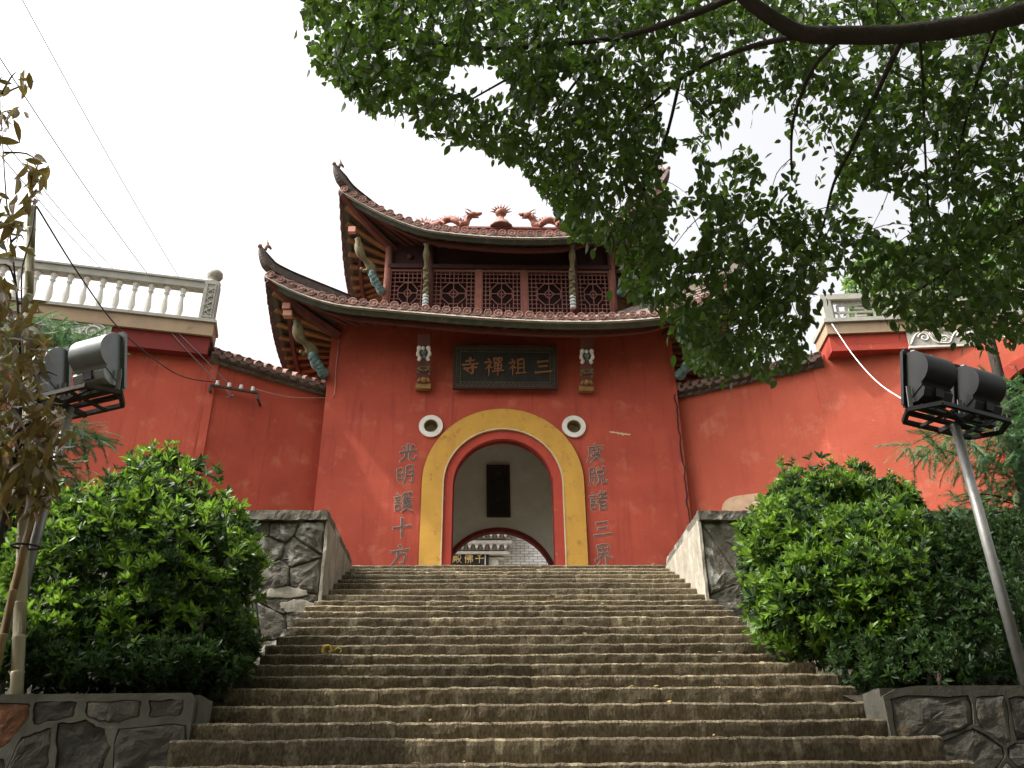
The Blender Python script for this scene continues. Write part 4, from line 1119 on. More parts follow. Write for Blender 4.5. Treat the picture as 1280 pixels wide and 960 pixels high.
p1, p2 = at(561, 697, HY-0.35), at(611, 690, HY-0.35)
hs_ = thing('hall_sign', 'dark sign with three gilt characters on the white hall beyond the arch', 'sign', (p1.x, HY-0.3, p1.z))
zt = at(590, 690, HY-0.35).z; x0, x1 = p1.x-0.6, p2.x
mb = MB(); mb.box(x0, x1, HY-0.36, HY-0.28, zt-0.75, zt); mb.build('board', 'black', hs_)
mb = MB(); xe = at(606.5, 700, HY-.35).x; mb.box(xe-0.02, xe+0.02, HY-0.37, HY-0.355, zt-0.75, zt); mb.build('border_strip', 'white', hs_)
for c, px_ in zip('殿佛千', (571.5, 586, 599.5)):
    p = at(px_, 698.5, HY-0.36)
    mb = MB(); brush(mb, GLYPH[c], 0.36, lambda u, v, d, p=p: Vector((p.x+u, HY-0.36+d, p.z+v)), -0.02, -0.002, w=0.13); mb.build('lettering', 'bright_gold', hs_)
for k in range(4):
    p = at(565.5, 695+2.4*k, HY-0.36)
    mb = MB(); brush(mb, GLYPH['faint2'], 0.09, lambda u, v, d, p=p: Vector((p.x+u, HY-0.36+d, p.z+v)), -0.012, -0.002, w=0.2); mb.build('small_lettering', 'bright_gold', hs_)

# ------------------------------------------------------------------ wing walls with tiled coping
def frame(O, U):
    O, U = Vector(O), Vector((U[0], U[1], 0)).normalized()
    B = Vector((-U.y, U.x, 0))
    if B.y < 0: B = -B
    return lambda u, z, d: O + U*u + B*d + Vector((0, 0, z))
def wing(sgn, A, Bp, zA, zB, label, zwall):
    A, Bp = Vector(A), Vector(Bp)
    L = (Bp-A).length
    f = frame((A.x, A.y, 0), Bp-A)
    t = thing('wing_wall', label, 'wall', (A.x, A.y, 0), 'red wing walls either side of the gate')
    mb = MB(); mb.plate([(0, -0.6), (L, -0.6), (L, zB), (0, zA)], [], f, 0, 0.35); mb.build('wall_panel', 'red_wing' if sgn > 0 else 'red_terrace', t)
    # coping: two-sided little roof, under-course and tile ends
    mb = MB()
    k = 12
    vs = []
    for i in range(k+1):
        u = L*i/k; z = zA+(zB-zA)*i/k
        for d, h in ((-0.05, 0.0), (-0.10, 0.05), (-0.10, 0.09), (-0.22, 0.15), (-0.22, 0.19), (0.16, 0.40), (0.20, 0.40), (0.55, 0.19), (0.55, 0.15), (0.4, 0.0)):
            vs.append(f(u, z+h, d))
    m = 10
    mb.add(vs, [(i*m+j, i*m+(j+1) % m, (i+1)*m+(j+1) % m, (i+1)*m+j) for i in range(k) for j in range(m)] + [tuple(range(m)), tuple(k*m+j for j in range(m))])
    cp = mb.build('coping', 'tile_grey', t)
    mb = MB(); pts = [f(L*i/k, zA+(zB-zA)*i/k+0.44, 0.18) for i in range(k+1)]; mb.tube(pts, 0.075, 8); mb.build('ridge_roll', 'tile_grey', cp)
    n = int(L/0.215)
    rr = random.Random(8)
    cm = MB(); pr = [(0.078, -0.03), (0.06, -0.03), (0.055, -0.018), (0.0, -0.02)]; q = 10
    vs = [Vector((r*cos(2*pi*j/q), y, r*sin(2*pi*j/q))) for r, y in pr for j in range(q)] 
    cm.add(vs, [(i*q+j, i*q+(j+1) % q, (i+1)*q+(j+1) % q, (i+1)*q+j) for i in range(3) for j in range(q)])
    cm.tube([(0, -0.03, 0), (0, 0.46, 0.25)], 0.076, 10, cap=False)
    me = cm.mesh('coping_tile_mesh'); me.materials.append(MT['tile'])
    dm = MB(); tongue = [(-0.10, 0.03), (-0.05, -0.005), (0.05, -0.005), (0.10, 0.03), (0.075, -0.05), (0.03, -0.085), (-0.03, -0.085), (-0.075, -0.05)]
    dm.plate(tongue, [], lambda u, v, d: Vector((u, d, v)), -0.012, 0.012)
    dme = dm.mesh('coping_drip_mesh'); dme.materials.append(MT['tile_grey'])
    ang = atan2((f(1, 0, 0)-f(0, 0, 0)).y, (f(1, 0, 0)-f(0, 0, 0)).x)
    if sgn < 0: ang += pi
    for i in range(n):
        u = (i+0.5)*L/n; z = zA+(zB-zA)*u/L
        mm = Matrix.Translation(f(u, z+0.22, -0.22)) @ Matrix.Rotation(ang+rr.uniform(-.05, .05), 4, 'Z') @ Matrix.Rotation(rr.uniform(-.05, .05), 4, 'X')
        put('coping_tile', me, t, mm)
        u += 0.5*L/n
        if u < L-0.05:
            put('drip_tile', dme, t, Matrix.Translation(f(u, z+0.17, -0.235)) @ Matrix.Rotation(ang, 4, 'Z'))
            put('drip_tile', dme, t, Matrix.Translation(f(u-0.25*L/n, z+0.07, -0.115)) @ Matrix.Rotation(ang, 4, 'Z') @ Matrix.Scale(0.8, 4))
    return t, f, L
WL, fWL, LL = wing(-1, (-4.16, 0.3, 0), (-6.62, -1.0, 0), 4.62, 4.83, 'red wing wall left of the gate carrying an insulator bracket', None)
WR, fWR, LR = wing(1, (4.16, 0.3, 0), (7.35, -1.02, 0), 4.60, 4.80, 'faded sunlit red wing wall right of the gate with a bare plaster patch', None)
# bare plaster patch low on the right wing wall
mb = MB()
u0 = 0.95; pts = []
for i in range(28):
    a_ = 2*pi*i/28
    r = 1+0.10*noise.noise(Vector((cos(a_)*2, sin(a_)*2, 5)))
    cu, cz = cos(a_), sin(a_)
    cu = math.copysign(abs(cu)**0.6, cu); cz = math.copysign(abs(cz)**0.7, cz)
    pts.append((1.33+0.60*cu*r, 1.45+0.56*cz*r))
mb.plate(pts, [], fWR, -0.006, 0.0); mb.build('plaster_patch', 'scuff', WR)
rr = random.Random(2)

# ------------------------------------------------------------------ terraces with balustrades
def scroll(mb, f, u, z, s, r=0.025, turn=1, d=-0.02):
    P = []
    for i in range(26):
        a_ = i*0.38; q = s*(1-i/27)
        P.append(f(u+turn*q*cos(a_), z+q*sin(a_), d))
    mb.tube(P, [r*(1-0.4*i/26) for i in range(26)], 6)
def terrace_left():
    O = (-6.60, -1.30, 0); U = (-3.33, -0.70)
    f = frame(O, U)
    t = thing('roof_terrace', 'red terrace wall with white baluster railing and ball-topped corner post', 'terrace', O, 'terraces above the wing walls')
    L = 7.0
    mb = MB(); mb.plate([(-0.25, -0.6), (L, -0.6), (L, 5.0), (-0.25, 5.0)], [], f, 0.31, 0.60); mb.build('wall_panel', 'red_terrace', t)
    mb = MB(); mb.plate([(0.0, 4.93), (L, 4.93), (L, 5.38), (0.0, 5.38)], [], f, 0.07, 0.62); mb.build('edge_beam', 'red_dark', t)
    mb = MB(); mb.plate([(-0.05, 5.37), (L, 5.37), (L, 5.70), (-0.05, 5.70)], [], f, 0.0, 0.66); sl_ = mb.build('slab', 'tan', t)
    mb = MB(); mb.plate([(-0.09, 5.703), (L, 5.703), (L, 5.775), (-0.09, 5.775)], [], f, -0.05, 0.68); mb.build('slab_lip', 'concrete', t)
    bal = MB()
    bal.lathe([(0.062, 0), (0.062, 0.05), (0.045, 0.07), (0.05, 0.10), (0.042, 0.13), (0.06, 0.20), (0.078, 0.30), (0.070, 0.40), (0.048, 0.52), (0.036, 0.62), (0.036, 0.67), (0.062, 0.69), (0.062, 0.72), (0.042, 0.735), (0.06, 0.78), (0.075, 0.83), (0.075, 0.90)], n=12)
    me = bal.mesh('baluster_mesh'); me.materials.append(MT['white'])
    for i in range(16):
        put('baluster', me, t, Matrix.Translation(f(0.78+0.345*i, 5.77, 0.22)))
    mb = MB(); mb.plate([(0.30, 6.665), (L, 6.665), (L, 6.83), (0.30, 6.83)], [], f, 0.10, 0.34)
    mb.plate([(0.26, 6.832), (L, 6.832), (L, 6.88), (0.26, 6.88)], [], f, 0.07, 0.37); mb.build('hand_rail', 'concrete', t)
    mb = MB(); mb.plate([(0.0, 5.776), (0.32, 5.776), (0.32, 6.86), (0.0, 6.86)], [], f, 0.04, 0.40); ps = mb.build('corner_post', 'concrete', t)
    mb = MB()
    for q in (((0.05, 5.86), (0.27, 6.78)),):
        (a0, b0), (a1, b1) = q
        mb.plate([(a0, b0), (a1, b0), (a1, b1), (a0, b1)], [[(a0+.03, b0+.03), (a1-.03, b0+.03), (a1-.03, b1-.03), (a0+.03, b1-.03)]], f, 0.02, 0.039)
    for i in range(5): mb.bar(f(0.10, 5.95+0.15*i, 0.028), f(0.22, 6.05+0.15*i, 0.028), 0.025, 0.03); 
    for i in range(4): mb.bar(f(0.22, 6.0+0.18*i, 0.022), f(0.10, 6.1+0.18*i, 0.022), 0.025, 0.025)
    mb.build('relief_panel', 'concrete', ps)
    mb = MB(); c = f(0.16, 6.86, 0.22); mb.lathe([(0.17, 0), (0.17, 0.04), (0.10, 0.06), (0.08, 0.10), (0.15, 0.15), (0.19, 0.23), (0.18, 0.32), (0.11, 0.39), (0.03, 0.42), (0.02, 0.44)], c, 14); mb.build('ball_finial', 'concrete', ps)
    mb = MB()
    mb.plate([(2.05, 4.97), (L, 4.97), (L, 5.36), (2.05, 5.36)], [], f, 0.035, 0.068); fz = mb.build('frieze', 'concrete', t)
    mb = MB()
    for i in range(9):
        scroll(mb, f, 2.42+0.52*i, 5.16, 0.17, 0.026, 1 if i % 2 else -1, 0.028)
        P = smooth_path([f(2.12+0.52*i, 5.02, 0.026), f(2.22+0.52*i, 5.32, 0.026), f(2.5+0.52*i, 5.33, 0.026), f(2.68+0.52*i, 5.03, 0.026)], 4); mb.tube(P, 0.02, 5)
        for k in range(3): mb.tube([f(2.10+0.52*i+0.05*k, 5.0, 0.03), f(2.16+0.52*i+0.07*k, 5.12, 0.03)], 0.02, 5)
    mb.build('scroll_relief', 'white', fz)
    return t, f
TL, fTL = terrace_left()
def terrace_right():
    O = (7.42, -1.48, 0); U = (1.7, -0.15)
    f = frame(O, U)
    t = thing('roof_terrace', 'red terrace wall with fretwork railing and scroll frieze behind the black floodlights', 'terrace', O, 'terraces above the wing walls')
    L = 7.0
    # the wall below turns a little more to the front than the wing wall
    fw_ = frame((7.36, -1.02, 0), (1.0, -0.22))
    hole = [(3.35, -0.55)] + [(x, z) for x, z in arc(4.6, 3.15, 1.25, pi, 0, 20)] + [(5.85, -0.55)]
    mb = MB(); mb.plate([(-0.25, -0.6), (3.35, -0.6)] + hole[1:-1] + [(5.85, -0.6), (7.0, -0.6), (7.0, 5.15), (-0.25, 5.0)], [], fw_, 0.0, 0.32); mb.build('wall_panel', 'red_wing', t)
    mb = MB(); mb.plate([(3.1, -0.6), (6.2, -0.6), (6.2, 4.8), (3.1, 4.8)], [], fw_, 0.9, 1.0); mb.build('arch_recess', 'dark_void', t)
    mb = MB()
    o = [(4.6+1.5, 2.4)] + arc(4.6, 3.15, 1.5, 0, pi, 20); i = arc(4.6, 3.15, 1.26, pi, 0, 20) + [(4.6+1.26, 2.4)]
    mb.plate(o+[(4.6-1.5, -0.5), (4.6-1.26, -0.5)]+i, [], fw_, -0.06, 0.1); mb.build('arch_trim', 'red_ring', t)
    mb = MB(); mb.plate([(0.0, 5.0), (L, 5.0), (L, 5.42), (0.0, 5.42)], [], f, 0.07, 0.9); mb.build('edge_beam', 'red_ring', t)
    mb = MB(); mb.plate([(-0.04, 5.42), (L, 5.42), (L, 5.70), (-0.04, 5.70)], [], f, 0.0, 0.92); mb.build('slab', 'tan', t)
    mb = MB(); mb.plate([(-0.08, 5.703), (L, 5.703), (L, 5.80), (-0.08, 5.80)], [], f, -0.06, 0.94); mb.build('slab_lip', 'concrete', t)
    mb = MB(); mb.plate([(1.72, 5.03), (L, 5.03), (L, 5.41), (1.72, 5.41)], [], f, 0.03, 0.068); fz = mb.build('frieze', 'concrete', t)
    mb = MB(); mb.plate([(1.70, 4.985), (L, 4.985), (L, 5.027), (1.70, 5.027)], [], f, 0.02, 0.10)
    mb.build('frieze_moulding', 'white', fz)
    mb = MB()
    for i in range(8):
        scroll(mb, f, 2.08+0.86*i, 5.24, 0.13, 0.022, -1, 0.024); scroll(mb, f, 2.51+0.86*i, 5.18, 0.10, 0.020, 1, 0.024)
        P = smooth_path([f(1.76+0.86*i, 5.08, 0.024), f(1.92+0.86*i, 5.33, 0.024), f(2.15+0.86*i, 5.38, 0.024), f(2.30+0.86*i, 5.12, 0.024), f(2.46+0.86*i, 5.08, 0.024), f(2.62+0.86*i, 5.08, 0.024)], 4); mb.tube(P, 0.02, 5)
        for k in range(4): mb.tube([f(2.22+0.86*i+0.06*k, 5.36, 0.026), f(2.30+0.86*i+0.07*k, 5.22+.02*k, 0.026)], 0.014, 5)
    mb.build('scroll_relief', 'white', fz)
    mb = MB(); mb.plate([(0.0, 6.42), (L, 6.42), (L, 6.56), (0.0, 6.56)], [], f, 0.12, 0.36); mb.build('hand_rail', 'concrete', t)
    pm = MB(); pm.box(-0.10, 0.10, -0.12, 0.12, 0, 0.64); pme = pm.mesh('rail_post_mesh'); pme.materials.append(MT['concrete'])
    for i in range(5): put('rail_post', pme, t, Matrix.Translation(f(0.12+1.55*i, 5.79, 0.24)))
    rr = random.Random(31)
    fm = MB()
    w, h = 1.25, 0.60
    for x0_, z0_, x1_, z1_ in ((0, 0, w, 0), (0, h, w, h), (0, 0, 0, h), (w, 0, w, h), (.12, .1, 1.13, .1), (.12, .5, 1.13, .5), (.12, .1, .12, .5), (1.13, .1, 1.13, .5), (.32, .1, .32, .5), (.93, .1, .93, .5), (.32, .3, .93, .3),
                               (.5, .1, .5, .3), (.75, .3, .75, .5), (.12, .3, .32, .3), (.93, .3, 1.13, .3), (.22, 0, .22, .1), (.62, 0, .62, .1), (1.03, 0, 1.03, .1), (.22, .5, .22, .6), (.62, .5, .62, .6), (1.03, .5, 1.03, .6), (.5, .2, .75, .2), (.5, .4, .75, .4), (0, .3, .12, .3), (1.13, .3, 1.25, .3)):
        fm.bar((x0_-w/2, 0, z0_), (x1_-w/2, 0.001, z1_), 0.045, 0.05, upv=(0, 1, 0))
    fme = fm.mesh('fret_mesh'); fme.materials.append(MT['concrete'])
    a_ = atan2(-0.15, 1.7)
    for i in range(4): put('fretwork_panel', fme, t, Matrix.Translation(f(0.9+1.55*i, 5.81, 0.24)) @ Matrix.Rotation(a_, 4, 'Z'))
    return t, f
TR, fTR = terrace_right()

# ------------------------------------------------------------------ insulator bracket on the left wing wall
p0, p1 = at(265, 484, -0.93), at(324, 494, -0.62)
ib = thing('insulator_bracket', 'rusty iron bracket holding four white porcelain insulators on the red wall', 'bracket', tuple((p0+p1)/2))
off = Vector((0, -0.10, 0))
mb = MB(); mb.bar(p0+off, p1+off, 0.05, 0.05); mb.build('bar', 'rusty', ib)
for p in (p0, p1):
    mb = MB(); mb.bar(p+off+Vector((0, 0, .01)), p+off+Vector((0, 0, -0.16)), 0.045, 0.045); mb.bar(p+off+Vector((0, 0, -0.13)), p+Vector((0, 0.25, -0.16)), 0.04, 0.04); mb.build('leg', 'rusty', ib)
INS = []
for i in range(4):
    c = p0.lerp(p1, 0.13+0.25*i)+off+Vector((0, -0.01, 0.03)); INS.append(c+Vector((0, 0, .06)))
    mb = MB(); mb.lathe([(0.02, -0.02), (0.05, 0.0), (0.045, 0.03), (0.03, 0.045), (0.045, 0.06), (0.04, 0.09), (0.015, 0.10)], c, 10); mb.build('insulator', 'porcelain', ib)
q = p0.lerp(p1, 0.45)+Vector((0, -0.12, -0.2))
mb = MB()
for i in range(6): mb.tube(smooth_path([q, q+Vector((0.08*cos(i*1.9), -0.04, 0.05*sin(i*2.3)))], 2), 0.012, 5)
mb.tube([q, p0.lerp(p1, 0.3)+off], 0.008, 5); mb.build('wire_knot', 'wire', ib)

# ------------------------------------------------------------------ wires
def wire(pts, r, m, label, sag=0.0, cat='wire', group=None, name='overhead_wire'):
    P = [Vector(p) for p in pts]
    if len(P) == 2:
        a, b = P; P = [a.lerp(b, i/14) - Vector((0, 0, sag*4*(i/14)*(1-i/14))) for i in range(15)]
    else: P = smooth_path(P, 6)
    c = sum(P, Vector())/len(P)
    mb = MB(); mb.tube(P, r, 5)
    o = mb.build(name, m, loc=tuple(P[0])); tag(o, label, cat, group); return o
G = 'power wires crossing the white sky'
wire([at(-12, -75, -7), at(232, 360, 9)], 0.011, 'wire', 'grey power wire crossing the white sky, rightmost of the sky wires', 0.15, group=G)
wire([at(-40, 10, -7), at(192, 352, 9)], 0.013, 'wire', 'grey power wire crossing the white sky, second from the right', 0.15, group=G)
wire([at(-60, 95, -7), at(150, 345, 9)], 0.011, 'wire', 'thin grey power wire crossing the sky above the balusters, third from the right', 0.12, group=G)
wire([at(-60, 120, -7), at(136, 345, 9)], 0.011, 'wire', 'thin grey power wire crossing the sky above the balusters, leftmost', 0.12, group=G)
bt = at(46, 258, -9.8)
wire([bt, at(100, 345, -7.5), at(150, 412, -5.0), at(205, 458, -2.6), at(236, 473, -1.4), INS[0]], 0.012, 'wire_dk', 'dark cable sagging from the tall bamboo pole to the insulator bracket', cat='cable', name='cable')
wire([at(204, 404, -1.45), at(232, 436, -1.35), INS[0]], 0.010, 'wire', 'thin wire dropping from the terrace slab to the leftmost insulator', name='service_wire', group='drop wires at the insulator bracket')
wire([at(210, 404, -1.45), at(245, 438, -1.3), INS[1]], 0.010, 'wire', 'thin wire dropping from the terrace slab to the second insulator', name='service_wire', group='drop wires at the insulator bracket')
wire([INS[3], at(360, 478+18, -0.25), at(404, 497, 0.15), at(417, 495, -0.03), at(420, 460, -0.03), at(424, 422, -0.03)], 0.010, 'pale', 'pale cable running under the coping and up the gate corner', name='cable', cat='cable')
wire([at(1040, 405, -1.6), at(1065, 442, -4), at(1095, 476, -7), at(1135, 503, -9.5), at(1170, 522, -9.6)], 0.009, 'wire_wh', 'white cable hanging from the right terrace to the black floodlights', name='cable', cat='cable')

# ------------------------------------------------------------------ floodlight masts
def floodlights(base, ztop, rot, label, m_house, m_lower, m_frame, m_pole, sp_=0.395):
    t = thing('floodlight_mast', label, 'floodlight', base, 'twin floodlight masts facing the gate')
    b = Vector(base)
    mb = MB(); mb.tube([b, Vector((b.x, b.y, ztop))], [0.056, 0.050], 12); mb.build('pole', m_pole, t)
    T = Matrix.Translation((b.x, b.y, ztop)) @ Matrix.Rotation(rot, 4, 'Z')
    TT = lambda x, y, z: T @ Vector((x, y, z))
    mb = MB()
    fr = [(-0.66, -0.27), (0.66, -0.27), (0.66, 0.22), (-0.66, 0.22)]
    fr2 = [(-0.72, -0.02), (-0.52, -0.28), (0.52, -0.28), (0.72, -0.02), (0.52, 0.22), (-0.52, 0.22)]
    for i in range(6): mb.bar(TT(*fr2[i], 0.03), TT(*fr2[(i+1) % 6], 0.03), 0.045, 0.045)
    mb.bar(TT(-0.58, -0.05, 0.075), TT(0.58, -0.05, 0.075), 0.09, 0.045); mb.bar(TT(-0.58, 0.10, 0.075), TT(0.58, 0.10, 0.075), 0.05, 0.045)
    mb.bar(TT(0, -0.28, 0.005), TT(0, 0.22, 0.005), 0.05, 0.05)
    for x in (-.3, .3): mb.bar(TT(x, -0.28, 0.005), TT(x, 0.22, 0.005), 0.03, 0.03)
    mb.build('mounting_frame', m_frame, t)
    mb = MB(); mb.tube(smooth_path([TT(0.02, -0.1, 0.0), TT(-0.12, -0.2, -0.08), TT(-0.3, -0.22, -0.02), TT(-0.36, -0.1, 0.1)], 4), 0.012, 5)
    mb.tube(smooth_path([TT(0.02, -0.1, 0.0), TT(0.14, -0.2, -0.07), TT(0.28, -0.22, -0.03), TT(0.36, -0.1, 0.1)], 4), 0.012, 5); mb.build('feed_cable', 'wire_dk', t)
    tilt = radians(14)
    for sx in (-1, 1):
        H = T @ Matrix.Translation((sx*sp_, 0.06, 0.13)) @ Matrix.Rotation(tilt, 4, 'X')
        hl = 0.225
        prof = [(0.0, 0.03), (0.0, 0.60), (-0.05, 0.605)] + [(-0.06-0.22*sin(a_*pi/20), 0.40+0.205*cos(a_*pi/20)) for a_ in range(1, 17)] + [(-0.20, 0.205)]
        low = [(0.0, 0.03), (-0.198, 0.202), (-0.225, 0.17), (-0.205, 0.09), (-0.13, 0.032)]
        def ext(pr, w):
            mb = MB(); n = len(pr)
            vs = [H @ Vector((s_*w, y_, z_)) for s_ in (-1, 1) for y_, z_ in pr]
            mb.add(vs, [(i, (i+1) % n, n+(i+1) % n, n+i) for i in range(n)], False)
            for i in range(3, n-1): mb.sm[i] = n > 8
            mb.add(vs, [tuple(range(n)), tuple(n+i for i in range(n))], False)
            return mb
        mb = ext(prof, hl); hd = mb.build('floodlight', m_house, t)
        for p_ in hd.data.polygons: pass
        mb = ext(low, hl-0.01); mb.build('ballast_housing', m_lower, hd)
        mb = MB()
        for a_, b2 in (((-hl-.02, .01), (hl+.02, .01)), ((-hl-.02, .62), (hl+.02, .62)), ((-hl-.02, .01), (-hl-.02, .62)), ((hl+.02, .01), (hl+.02, .62))):
            mb.bar(H @ Vector((a_[0], 0.02, a_[1])), H @ Vector((b2[0], 0.02, b2[1])), 0.05, 0.035, upv=(H.to_3x3() @ Vector((0, 1, 0.01))))
        mb.build('front_rim', m_frame if m_house == 'black_metal' else 'metal', hd)
        mb = MB(); mb.box(-hl, hl, 0.021, 0.027, 0.03, 0.60, H); mb.build('lens', 'lens', hd)
        mb = MB()
        for x in (-0.13, 0.13): mb.box(x-0.025, x+0.025, -0.05, 0.035, 0.605, 0.645, H)
        mb.build('clip', 'metal_lt', hd)
        mb = MB(); mb.box(-0.06, 0.06, -0.236, -0.20, 0.10, 0.19, H); mb.build('rating_plate', 'black_metal', hd)
        for x in (-hl-0.045, hl+0.045):
            mb = MB(); mb.bar(H @ Vector((x, -0.06, 0.20)), H @ Vector((x*0.95, -0.08, -0.07)), 0.05, 0.012); mb.build('yoke', 'metal_lt', hd)
    return t
floodlights((-4.86, -9.6, -3.5), -0.50, radians(-24), 'twin grey floodlights on a pole behind the bronze leaves, left', 'metal', 'metal_lt', 'rusty', 'pole')
floodlights((4.77, -9.6, -3.5), -0.66, radians(24), 'twin black floodlights on a grey steel pole, right', 'black_metal', 'black_metal', 'black_metal', 'pole')

# ------------------------------------------------------------------ bamboo poles
def bamboo(name, pts, r0, r1, m, label, node=0.32):
    P = smooth_path(pts, 5); a = Vector(pts[0])
    t = thing(name, label, 'pole', tuple(a))
    mb = MB(); n = len(P); L = sum((P[i+1]-P[i]).length for i in range(n-1))
    k = int(L/0.02); Q, R_ = [], []
    acc = [0]
    for i in range(n-1): acc.append(acc[-1]+(P[i+1]-P[i]).length)
    def pt(s):
        for i in range(n-1):
            if s <= acc[i+1]+1e-6: return P[i].lerp(P[i+1], (s-acc[i])/max(1e-6, acc[i+1]-acc[i]))
        return P[-1]
    ss = []
    s = 0.0
    while s < L:
        ss += [(s, 0), (s+node-0.03, 0), (s+node-0.012, 1), (s+node, 0.0)]; s += node
    ss = [(q, b) for q, b in ss if q <= L]
    mb.tube([pt(q) for q, b in ss], [(r0+(r1-r0)*q/L)*(1+0.13*b) for q, b in ss], 10)
    mb.build('culm', m, t); return t, pt
tb, _ = bamboo('bamboo_pole', [at(20, 885, -9.8), at(30, 640, -9.8), at(34, 420, -9.8), at(41, 240, -9.8)], 0.056, 0.046, 'bamboo', 'tall pale bamboo pole rising from behind the low wall, carrying a cable')
mb = MB(); P = [at(44, 255, -9.86), at(40, 290, -9.87), at(32, 318, -9.87), at(27, 345, -9.87), at(28, 420, -9.87), at(30, 470, -9.87)]
mb.tube(smooth_path(P, 5), 0.010, 5); mb.build('wrapped_cable', 'wire_dk', tb)
tb2, _ = bamboo('bamboo_stake', [at(-8, 850, -10.05), at(22, 716, -10.0), at(50, 615, -9.95)], 0.036, 0.032, 'bamboo_br', 'brown bamboo stake leaning against the tall pale bamboo pole', 0.4)
c = at(33, 684, -9.93)
mb = MB(); mb.tube([c+Vector((0.12*cos(a_), 0.13*sin(a_)-0.02, 0.012*sin(a_))) for a_ in np.linspace(0, 2*pi, 16)], 0.012, 5); mb.build('string_tie', 'wire_dk', tb2)

# ------------------------------------------------------------------ litter on the steps
c = Vector((-1.92, -7.90, -2.76)); c = atZ(415, 812, -2.66); c = Vector((c.x, -7.78, -2.735))
t = thing('fruit_peel', 'curled yellow fruit peel lying on a step at left', 'peel', tuple(c))
mb = MB(); mb.tube(smooth_path([c+Vector((-.07, 0, 0)), c+Vector((-.06, -.02, .06)), c+Vector((0, -.03, .075)), c+Vector((.03, 0, .03)), c+Vector((0.0, .02, .01))], 4), 0.014, 6, ell=0.4); mb.build('curl', 'peel', t)
mb = MB(); mb.tube(smooth_path([c+Vector((.06, -.02, .015)), c+Vector((.10, -.03, .05)), c+Vector((.15, -.02, .03)), c+Vector((.13, 0, .005))], 4), 0.010, 6, ell=0.4); mb.build('strip', 'peel', t)
p = at(334, 806, -7.5)
mb = MB(); mb.rough_box(-.05, .05, -.03, .03, 0, .03, .03, .012, 20); o = mb.build('paper_scrap', 'paper', loc=(-2.80, -7.36, -2.53)); tag(o, 'crumpled white paper scrap at the left end of a step', 'litter')

# ------------------------------------------------------------------ foliage
def leaf_template(L=1.0, w=0.42, fold=0.10, droop=0.10, n=3):
    """one leaf along +X, upper side +Z; returns verts, quads"""
    V, Q = [(0, 0, 0)], []
    ts = [(i+1)/(n+1) for i in range(n)]
    for t in ts:
        hw = w/2*sin(pi*t**0.8)**0.9
        x = L*t; z = -droop*t*t
        V += [(x, hw, z+fold*hw*2), (x, 0, z), (x, -hw, z+fold*hw*2)]
    V.append((L, 0, -droop))
    Q.append((0, 2, 1)); Q.append((0, 3, 2))
    for i in range(n-1):
        a, b = 1+3*i, 4+3*i
        Q += [(a, a+1, b+1), (a, b+1, b), (a+1, a+2, b+2), (a+1, b+2, b+1)]
    a = 1+3*(n-1); e = len(V)-1
    Q += [(a, a+1, e), (a+1, a+2, e)]
    return np.array(V, dtype=float), np.array(Q, dtype=int)
def basis(A, spin):
    """rows: local x = A, y, z for each; spin about A"""
    A = A/np.linalg.norm(A, axis=1, keepdims=True)
    ref = np.tile(np.array([0, 0, 1.0]), (len(A), 1))
    bad = np.abs(A[:, 2]) > 0.98
    ref[bad] = (1, 0, 0)
    Y = np.cross(ref, A); Y /= np.linalg.norm(Y, axis=1, keepdims=True)
    Z = np.cross(A, Y)
    c, s = np.cos(spin)[:, None], np.sin(spin)[:, None]
    return A, Y*c+Z*s, -Y*s+Z*c
def cloud(P, A, spin, S, tmpl):
    TV, TQ = tmpl
    X, Y, Z = basis(A, spin)
    V = P[:, None, :] + S[:, None, None]*(TV[None, :, 0:1]*X[:, None, :] + TV[None, :, 1:2]*Y[:, None, :] + TV[None, :, 2:3]*Z[:, None, :])
    Fq = TQ[None, :, :] + (np.arange(len(P))*len(TV))[:, None, None]
    return V.reshape(-1, 3), Fq.reshape(-1, TQ.shape[1])
def cloud_obj(name, P, A, spin, S, tmpl, m, parent, kind='stuff', label=None):
    V, Fq = cloud(P, A, spin, S, tmpl)
    off = np.array(W[parent.name]) if parent is not None else 0
    me = mesh_np(name, V-off, [Fq], True)
    return link_mesh(name, me, m, parent, kind, label)
def rosette(k=9, L=1.0, w=0.34, seed=0):
    r = np.random.default_rng(seed)
    TV, TQ = leaf_template(L, w, 0.12, 0.08, 2)
    Vs, Qs = [], []
    for i in range(k):
        a = 2*pi*i/k*1.0 + r.uniform(-.3, .3); e = r.uniform(0.25, 1.15)
        d = np.array([[sin(e), cos(e)*cos(a), cos(e)*sin(a)]])
        X, Y, Z = basis(d, np.array([r.uniform(-.4, .4)]))
        s = r.uniform(0.75, 1.1)
        V = s*(TV[:, 0:1]*X + TV[:, 1:2]*Y + TV[:, 2:3]*Z) + np.array([-0.25*r.uniform(0, 1.5), 0, 0])
        Qs.append(TQ + len(TV)*i); Vs.append(V)
    return np.concatenate(Vs), np.concatenate(Qs)
def inpoly(px, py, poly):
    px, py = np.asarray(px), np.asarray(py)
    r = np.zeros(px.shape, bool)
    n = len(poly)
    for i in range(n):
        x0, y0 = poly[i]; x1, y1 = poly[(i+1) % n]
        if y0 == y1: continue
        c = ((y0 > py) != (y1 > py)) & (px < (x1-x0)*(py-y0)/(y1-y0)+x0)
        r ^= c
    return r
def sample_poly(poly, n):
    xs = [p[0] for p in poly]; ys = [p[1] for p in poly]
    out = np.zeros((0, 2))
    while len(out) < n:
        q = np.stack([rng.uniform(min(xs), max(xs), 2*n), rng.uniform(min(ys), max(ys), 2*n)], 1)
        out = np.concatenate([out, q[inpoly(q[:, 0], q[:, 1], poly)]])
    return out[:n]
FW, RT, UP, CA = np.array(fw), np.array(rt), np.array(up), np.array(CAM)
